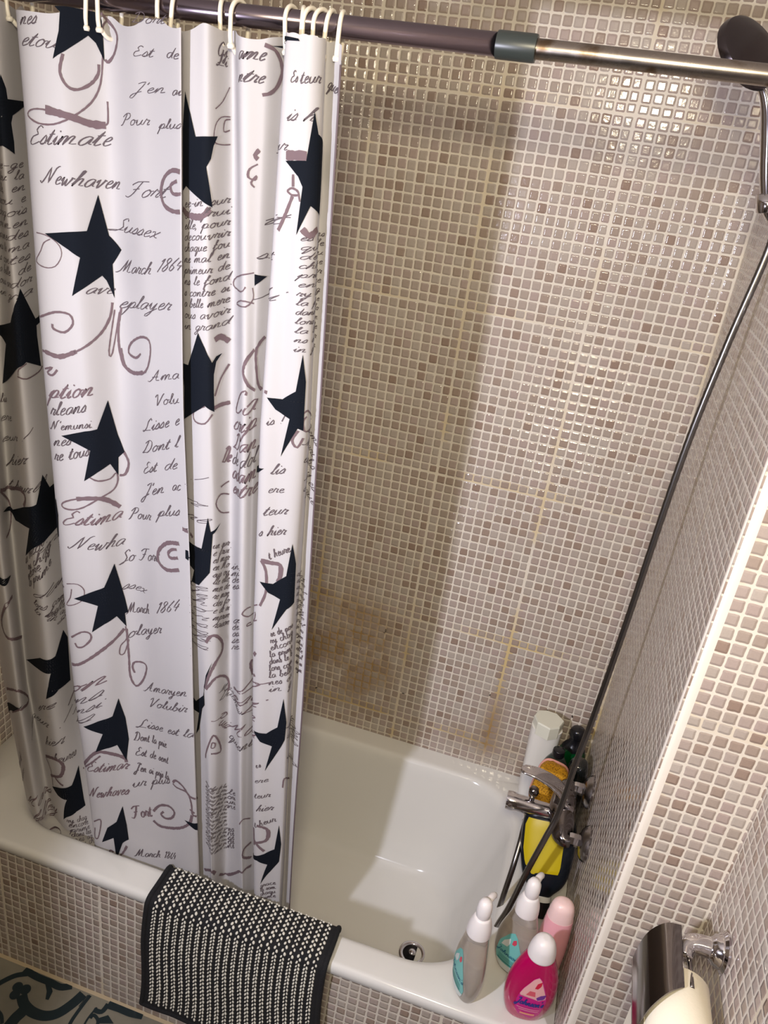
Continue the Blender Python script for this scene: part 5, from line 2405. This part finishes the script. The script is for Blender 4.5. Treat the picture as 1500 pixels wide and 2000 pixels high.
fs = [(j*nn+i, j*nn+i+1, (j+1)*nn+i+1, (j+1)*nn+i) for j in range(8) for i in range(nn-1)]
fs += [tuple(reversed([k+nv for k in q])) for q in fs]
bd_ = [i for i in range(nn)] + [j*nn+nn-1 for j in range(1, 9)] + [8*nn+i for i in range(nn-2, -1, -1)] + [j*nn for j in range(7, 0, -1)]
fs += [(bd_[i], bd_[(i+1) % len(bd_)], bd_[(i+1) % len(bd_)]+nv, bd_[i]+nv) for i in range(len(bd_))]
fl_.add(vs, fs); tag(child(fl_.build('flap', M['chromed'], ang=50), th), 'curved mirror-dark cover flap')
tr_ = thing('toilet_roll', 'cream toilet roll under the chrome flap', 'toilet roll', (.092, -.97, .955))
M['paper'] = mat('paper', (.80, .74, .60), .9)
n = N(M['paper']); co = n('TexCoord', out=3); bn = n.t.nodes.new('ShaderNodeBump'); bn.inputs[0].default_value = .3; bn.inputs[1].default_value = .001; n.t.links.new(n('TexNoise', {0: co, 2: 260.0}), bn.inputs['Height']); n.link(bn.outputs[0], 'Normal')
v, f = lathe([(.020, 0), (.045, .001), (.0475, .004), (.0475, .101), (.045, .104), (.020, .105)], (.092, -1.035, .953), (0, 1, 0), 48, False, False); child(sharp(obj('paper_coil', v, f, M['paper']), 50), tr_)
v, f = lathe([(.0205, .0005), (.0205, .1045), (.0185, .1045), (.0185, .0005)], (.092, -1.035, .953), (0, 1, 0), 32, False, False); child(obj('core', v, f, mat('cardboard', (.36, .27, .18), .8)), tr_)
v, f = box(.0437, .0445, -1.033, -.932, .80, .955); child(obj('loose_sheet', v, f, M['paper'], smooth=False), tr_)

# ---------------------------------------------------------------- bottles on the tub's tap end
def soft(z, w, d, c, yaw=0, n=40, e=2.0, lean=None, base=0):
    cs, sn = math.cos(yaw), math.sin(yaw); out = []
    for k in range(n):
        a = 2*PI*k/n; p = math.copysign(abs(math.cos(a))**(2/e), math.cos(a))*w; q = math.copysign(abs(math.sin(a))**(2/e), math.sin(a))*d
        out.append(Vector((c[0]+p*cs-q*sn, c[1]+p*sn+q*cs, z)))
    return out
def prof_at(prof, h):
    if h <= prof[0][0]: return prof[0][1:]
    for a, b in zip(prof, prof[1:]):
        if h <= b[0]:
            g = (h-a[0])/(b[0]-a[0]); return tuple(a[i]+(b[i]-a[i])*g for i in (1, 2))
    return prof[-1][1:]
def smoothprof(pr, n=6): return [tuple(p) for p in crs(pr, n)]
class Bottle:
    def __init__(s, prof, c, z0, yaw=0, e=2.2, ax=None):
        s.p = smoothprof(prof); s.c = c; s.z0 = z0; s.yaw = yaw; s.e = e; s.M = ax or Matrix.Identity(4)
    def T(s, v): return s.M @ v
    def body(s, name, m, parent, h0=0, h1=9):
        pr = [p for p in s.p if h0-1e-6 <= p[0] <= h1+1e-6]
        v, f = rings_vf([[s.T(q) for q in soft(s.z0+p[0], max(p[1], .0008), max(p[2], .0008), s.c, s.yaw, e=s.e)] for p in pr])
        return child(sharp(obj(name, v, f, m), 50), parent)
    def front(s, a, h, off=.0005):
        # point on the front face: a = metres right of centre, h = height
        w, d = prof_at(s.p, h); w = max(w, .002); r = min(abs(a)/w, .985); y = -d*(1-r**s.e)**(1/s.e)-off
        cs, sn = math.cos(s.yaw), math.sin(s.yaw)
        return s.T(Vector((s.c[0]+a*cs-y*sn, s.c[1]+a*sn+y*cs, s.z0+h)))
    def patch(s, mb, poly, m, off=.0006, n=14):
        # fill a convex-ish outline in label space
        hs_ = [p[1] for p in poly]; lo, hi = min(hs_), max(hs_)
        rows = []
        for j in range(n+1):
            h = lo+(hi-lo)*(j/n*.998+.001); xs = []
            for i in range(len(poly)):
                p, q = poly[i], poly[(i+1) % len(poly)]
                if (p[1] > h) != (q[1] > h): xs.append(p[0]+(q[0]-p[0])*(h-p[1])/(q[1]-p[1]))
            if len(xs) >= 2: rows.append((h, min(xs), max(xs)))
        vs = []; K = 12
        for h, a, b in rows: vs += [s.front(a+(b-a)*i/K, h, off) for i in range(K+1)]
        mb.add(vs, [(j*(K+1)+i, j*(K+1)+i+1, (j+1)*(K+1)+i+1, (j+1)*(K+1)+i) for j in range(len(rows)-1) for i in range(K)], m)
    def text(s, mb, txt, a0, h0, size, m, w=.0009, off=.0011, slope=0.0, width=None):
        pls, W_ = write(txt, 3, slant=.25); k = (width/W_) if width else size
        for pl in pls:
            pl = [(a0+x*k, h0+y*size+slope*x*k) for x, y in pl]; vs = []
            for i, c in enumerate(pl):
                p, q = pl[max(i-1, 0)], pl[min(i+1, len(pl)-1)]; dx, dy = q[0]-p[0], q[1]-p[1]; l = math.hypot(dx, dy) or 1
                vs += [s.front(c[0]-dy/l*w/2, c[1]+dx/l*w/2, off), s.front(c[0]+dy/l*w/2, c[1]-dx/l*w/2, off)]
            mb.add(vs, [(2*i, 2*i+1, 2*i+3, 2*i+2) for i in range(len(pl)-1)], m)
GL['j'] = GL['j']; GL['k'] = '1|0,.2 .35,1.4 .45,1.9 .2,1.8 .15,0 .3,.7 .7,1 .3,.6 1,.15'
M['navyink'] = mat('label_navy_print', (.02, .03, .22), .5)
# magenta baby shampoo
ps = thing('shampoo_bottle', 'magenta shampoo bottle with frosted round cap at the front corner', 'shampoo bottle', (-.062, -.688, RZ))
M['magenta'] = mat('magenta_plastic', (.44, .0, .085), .16, coat=.5)
B = Bottle([(0, .030, .016), (.004, .038, .021), (.03, .047, .027), (.06, .0515, .029), (.09, .0515, .028), (.12, .048, .0265), (.150, .0395, .0245), (.176, .0290, .0225), (.182, .0255, .021)], (-.067, -.688), RZ, .12)
pb = B.body('body', M['magenta'], ps)
C_ = Bottle([(.178, .0270, .0245), (.182, .0280, .0255), (.196, .0268, .025), (.210, .0235, .0235), (.222, .018, .018), (.229, .009, .009), (.230, .002, .002)], (-.067, -.688), RZ, .12, 2)
C_.body('cap', M['frost'], ps)
_h = B.front; B.front = lambda a, h, off=.0005: _h(a*1.06, .016+(h-.018)*1.2, off)
lb = MB(); B.patch(lb, [(-.026, .0670), (-.020, .0912), (-.004, .1198), (.004, .1264), (.010, .1220), (.024, .0912), (.030, .0692), (.024, .0340), (.010, .0186), (-.012, .0208), (-.026, .0428)], 0, .0006)
B.patch(lb, [(-.024, .0758), (-.018, .0934), (-.004, .1187), (.004, .1242), (.010, .1187), (.022, .0912), (.028, .0758), (.014, .0714), (.0, .0780), (-.014, .0736)], 1, .0009)
B.patch(lb, [(.001, .0989), (.004, .1110), (.012, .1165), (.012, .1066), (.007, .0989)], 2, .0012, 6)
B.patch(lb, [(.008, .0780), (.016, .0846), (.026, .0868), (.024, .0758), (.012, .0725)], 3, .0012, 6)
B.patch(lb, [(-.012, .0802), (-.006, .0912), (.004, .0912), (.006, .0802)], 4, .0012, 6)
B.text(lb, "Johnson's", -.026, .056, .0072, 5, .0024, .0014, width=.052)
for h, a, b in ((.0461, -.022, .022), (.0417, -.018, .020), (.0324, -.012, .014)):
    B.patch(lb, [(a, h), (a, h+.0018), (b, h+.0018), (b, h)], 6 if h > .035 else 7, .0012, 3)
B.patch(lb, [(-.013, .0302), (-.013, .0351), (.015, .0351), (.015, .0302)], 7, .0010, 3)
child(lb.build('label', [mat('label_magenta', (.56, .01, .22), .4), mat('label_pale_pink', (.80, .42, .42), .4), mat('label_red', (.60, .01, .05), .4), mat('label_violet', (.16, .03, .28), .4), mat('label_rose', (.66, .10, .14), .4), M['navyink'], mat('label_fine_print', (.75, .30, .42), .5), mat('label_orange', (.85, .35, .22), .5)], ang=0), pb)
# two clear pump bottles
M['clear'] = mat('clear_bottle', (.78, .72, .66), .08, trans=.72, ior=1.25, coat=.3)
M['liquid'] = mat('cloudy_wash', (.56, .49, .40), .3, trans=.25, ior=1.3, sss=.2)
M['teal'] = mat('label_teal', (.16, .50, .47), .4); M['teald'] = mat('label_deep_teal', (.0, .22, .20), .4); M['lwhite'] = mat('label_white', (.66, .72, .70), .4)
def pump(c, z0, yaw, label, kw, side):
    t = thing('pump_bottle', label, 'pump bottle', (c[0], c[1], z0), 'clear baby wash pump bottles')
    Bp = Bottle([(0, .026*kw, .014), (.004, .034*kw, .019), (.03, .043*kw, .024), (.065, .0475*kw, .0265), (.10, .0455*kw, .026), (.135, .037*kw, .0245), (.165, .029*kw, .023), (.185, .0235, .0215)], c, z0, yaw)
    b = Bp.body('body', M['clear'], t)
    Lq = Bottle([(.004, .030*kw, .015), (.03, .0395*kw, .0205), (.065, .044*kw, .023), (.10, .042*kw, .0225), (.125, .037*kw, .0215), (.127, .001, .001)], c, z0, yaw); Lq.body('liquid', M['liquid'], t)
    Cl = Bottle([(.180, .0245, .0235), (.184, .0255, .0245), (.205, .0235, .0225), (.225, .0175, .0175), (.229, .012, .012)], c, z0, 0, 2); Cl.body('collar', M['frost'], t)
    # pump head: domed button with a short nozzle
    hd_ = MB()
    v, f = lathe([(.0115, .226), (.0145, .232), (.0155, .245), (.0145, .262), (.010, .272), (.003, .275)], (c[0], c[1], z0), (0, 0, 1), 24); hd_.add(v, f)
    dx_, dy_ = math.cos(side), math.sin(side)
    v, f = tube([(c[0], c[1], z0+.258), (c[0]+dx_*.018, c[1]+dy_*.018, z0+.262), (c[0]+dx_*.034, c[1]+dy_*.034, z0+.258), (c[0]+dx_*.040, c[1]+dy_*.040, z0+.250)], lambda q: .0085-.003*q, 14, 4); hd_.add(v, f)
    child(hd_.build('pump_head', M['frost'], ang=60), t)
    l = MB()
    Bp.patch(l, [(-.034*kw, .045), (-.030*kw, .085), (-.008, .128), (.0, .132), (.006, .128), (.026*kw, .080), (.033*kw, .045), (.026*kw, .018), (.012, .008), (-.014, .008), (-.028*kw, .020)], 0, .0006)
    Bp.patch(l, [(-.026*kw, .018), (-.030*kw, .030), (.030*kw, .030), (.024*kw, .016), (.012, .009), (-.014, .009)], 1, .0009, 6)
    Bp.patch(l, [(.000, .100), (.001, .112), (.007, .118), (.010, .108), (.006, .100)], 2, .0012, 6)
    Bp.patch(l, [(-.024*kw, .079), (-.020*kw, .094), (-.006, .112), (-.004, .098), (-.010, .082)], 1, .0010, 6)
    Bp.text(l, "Johnson's", -.031*kw, .060, .0062, 3, .0015, .0014, width=.060*kw)
    for h in (.050, .046, .042): Bp.patch(l, [(-.024*kw, h), (-.024*kw, h+.0013), (.022*kw, h+.0013), (.022*kw, h)], 4, .0012, 3)
    Bp.patch(l, [(-.026*kw, .033), (-.026*kw, .038), (.022*kw, .038), (.022*kw, .033)], 4, .0012, 3)
    child(l.build('label', [M['teal'], M['lwhite'], mat('label_raspberry', (.62, .05, .10), .4), mat('label_teal_ink', (.0, .12, .22), .5), M['teald']], ang=0), b)
    return t
pump((-.196, -.688), RZ, -1.05, 'clear pump bottle seen side-on, leftmost bottle on the front rim', 1.0, 1.2)
pump((-.108, -.600), RZ, -.42, 'clear pump bottle with its teal label facing out, behind the magenta bottle', 1.0, 1.2)
# pale pink lotion bottle
lt_ = thing('lotion_bottle', 'pale pink lotion bottle leaning by the tap wall', 'lotion bottle', (-.040, -.590, RZ))
M['palepink'] = mat('pale_pink_plastic', (.85, .42, .47), .3, sss=.15); M['palecap'] = mat('pale_pink_cap', (.85, .62, .60), .35, sss=.15)
Bl = Bottle([(0, .026, .020), (.004, .031, .024), (.04, .0325, .026), (.09, .033, .026), (.14, .0305, .025), (.17, .028, .024)], (-.036, -.575), RZ, .05, 2.1); Bl.body('body', M['palepink'], lt_)
Cl = Bottle([(.170, .0275, .0238), (.19, .0255, .0225), (.205, .022, .020), (.214, .014, .013), (.217, .003, .003)], (-.036, -.575), RZ, .05, 2.1); Cl.body('cap', M['palecap'], lt_)
# inverted navy bottle, leaning back under the tap
nb = thing('shampoo_bottle', 'navy shampoo bottle standing on its cap with a yellow label under the tap', 'shampoo bottle', (-.055, -.455, RZ))
M['navy'] = mat('navy_plastic', (.005, .008, .013), .25)
AX = Matrix.Translation((-.058, -.452, RZ+.009)) @ Matrix.Rotation(math.radians(-31), 4, 'X') @ Matrix.Rotation(math.radians(-7), 4, 'Y')
Bn = Bottle([(.048, .019, .016), (.056, .026, .020), (.075, .044, .027), (.10, .055, .030), (.14, .062, .031), (.18, .064, .031), (.215, .062, .030), (.228, .055, .025), (.232, .040, .014)], (0, 0), 0, -.05, 2.4, AX)
b_ = Bn.body('body', M['navy'], nb)
l = MB(); Bn.patch(l, [(-.048, .118), (-.055, .150), (-.056, .205), (-.050, .222), (.030, .222), (.036, .17), (.034, .120), (.028, .100), (-.030, .098)], 0, .0006)
child(l.build('label', [mat('yellow_label', (.50, .385, .0), .45)], ang=0), b_)
Bw = Bottle([(.036, .0205, .0185), (.038, .0215, .019), (.048, .0205, .018), (.050, .0185, .016)], (0, 0), 0, 0, 2, AX); Bw.body('neck_band', mat('pale_band', (.62, .62, .62), .4), nb)
Bc = Bottle([(-.003, .0165, .0155), (0, .0185, .0175), (.034, .0195, .0185), (.036, .0185, .0175)], (0, 0), 0, 0, 2, AX); Bc.body('cap', M['black'], nb)
# tall white bottle in the far corner
wb = thing('shower_gel_bottle', 'tall white bottle with faceted cap in the back corner', 'shower gel bottle', (-.128, -.062, RZ))
Bb = Bottle([(0, .026, .018), (.004, .031, .022), (.05, .035, .025), (.12, .037, .026), (.20, .040, .028), (.245, .041, .030)], (-.130, -.060), RZ, .15, 2.6); Bb.body('body', M['white'], wb)
cv_ = MB(); pts = [(-.170, -.060), (-.163, -.036), (-.140, -.026), (-.112, -.028), (-.090, -.052), (-.100, -.084), (-.124, -.101), (-.158, -.088)]
lo = [Vector((x, y, RZ+.232)) for x, y in pts]; hi = [Vector((x*1.0, y, RZ+.268)) for x, y in pts]; hi2 = [Vector((-.13+(p.x+.13)*.95, -.06+(p.y+.06)*.95, RZ+.272)) for p in hi]
v, f = rings_vf([lo, hi, hi2]); cv_.add(v, f); tag(child(cv_.build('cap', mat('off_white_cap', (.72, .72, .62), .4), ang=20), wb), 'off-white cap with flat facets')
# dark translucent bottle, green bottle, black bottle
gb = thing('bubble_bath_bottle', 'dark grey-green translucent bottle beside the tall white bottle', 'bubble bath bottle', (-.085, -.115, RZ))
M['smoke'] = mat('smoked_plastic', (.055, .075, .065), .1, trans=.35, ior=1.3, coat=.5)
Bs = Bottle([(0, .028, .022), (.004, .033, .025), (.06, .036, .027), (.15, .036, .027), (.19, .032, .025), (.215, .020, .018), (.225, .012, .012)], (-.090, -.132), RZ, .1, 2.1); Bs.body('body', M['smoke'], gb)
Bs2 = Bottle([(.219, .015, .015), (.223, .016, .016), (.238, .0155, .0155), (.241, .012, .012)], (-.090, -.132), RZ, .1, 2.0); Bs2.body('cap', M['black'], gb)
gg = thing('shampoo_bottle', 'dark green glassy bottle with a round black cap by the back corner', 'shampoo bottle', (-.050, -.075, RZ))
M['green'] = mat('green_plastic', (.002, .075, .018), .08, trans=.3, ior=1.4, coat=.8)
Bg = Bottle([(0, .028, .026), (.004, .033, .030), (.06, .0365, .032), (.16, .0365, .032), (.195, .034, .030), (.215, .022, .021), (.225, .013, .013), (.235, .012, .012)], (-.050, -.062), RZ, 0, 2.2); Bg.body('body', M['green'], gg)
Bg2 = Bottle([(.203, .0315, .0275), (.212, .027, .024), (.226, .017, .017), (.238, .0155, .0155), (.244, .0195, .0195), (.258, .0205, .0205), (.268, .016, .016), (.272, .004, .004)], (-.050, -.062), RZ, 0, 2.0); Bg2.body('cap', M['black'], gg)
kb = thing('conditioner_bottle', 'plain black bottle against the tap wall behind the tap', 'conditioner bottle', (-.036, -.170, RZ))
Bk = Bottle([(0, .026, .022), (.004, .030, .026), (.06, .032, .028), (.16, .032, .028), (.22, .030, .026), (.245, .022, .020), (.250, .010, .010)], (-.036, -.165), RZ, PI/2, 2.4); Bk.body('body', mat('black_gloss', (.006, .008, .008), .12, coat=.6), kb)
jar = thing('jar', 'squat dark jar under the orange sponge behind the tap', 'jar', (-.105, -.205, RZ))
v, f = lathe([(.026, 0), (.030, .003), (.031, .05), (.031, .092), (.026, .097)], (-.104, -.212, RZ), (0, 0, 1), 32); child(sharp(obj('body', v, f, M['smoke'])), jar)
v, f = lathe([(.031, .097), (.032, .099), (.032, .118), (.029, .121)], (-.104, -.212, RZ), (0, 0, 1), 32); child(sharp(obj('lid', v, f, M['black'])), jar)
# sponge with pink backing, leaning on the bottles
sg = thing('bath_sponge', 'orange bath sponge with pink backing wedged behind the tap', 'sponge', (-.10, -.20, RZ+.12))
M['sponge'] = mat('orange_sponge', (.55, .25, .01), .9)
n = N(M['sponge']); co = n('TexCoord', out=3)
vn = n.t.nodes.new('ShaderNodeTexVoronoi'); vn.inputs['Scale'].default_value = 260; n.t.links.new(co, vn.inputs[0])
n.link(n.mix(n.smooth(vn.outputs[0], .15, .45), (.16, .06, .005), (.62, .30, .012)), 'Base Color'); bn = n.t.nodes.new('ShaderNodeBump'); bn.inputs[0].default_value = .8; bn.inputs[1].default_value = .003; n.t.links.new(vn.outputs[0], bn.inputs['Height']); n.link(bn.outputs[0], 'Normal')
def slabish(w, h, t0, t1, A, r=.014, rag=0):
    rs = []
    for y, k in ((t0, .90), (t0+.002, .98), (t0+.004, 1), (t1-.004, 1), (t1-.002, .98), (t1, .90)):
        ring_ = []
        for i in range(40):
            a = 2*PI*i/40; p = math.copysign(abs(math.cos(a))**.55, math.cos(a))*w*k; q = math.copysign(abs(math.sin(a))**.55, math.sin(a))*h*k
            ring_.append(A @ Vector((p*(1+rag*math.sin(i*3)), y, q*(1+rag*math.cos(i*2.3)))))
        rs.append(ring_)
    return rings_vf(rs)
A_ = Matrix.Translation((-.099, -.212, .6290)) @ Matrix.Rotation(math.radians(-20), 4, 'X') @ Matrix.Rotation(math.radians(9), 4, 'Y')
v, f = slabish(.038, .060, -.018, .012, A_, rag=.02); child(sharp(obj('foam', v, f, M['sponge']), 60), sg)
v, f = slabish(.040, .063, .0125, .019, A_); child(sharp(obj('backing', v, f, mat('pink_scrubber', (.62, .30, .25), .8)), 60), sg)
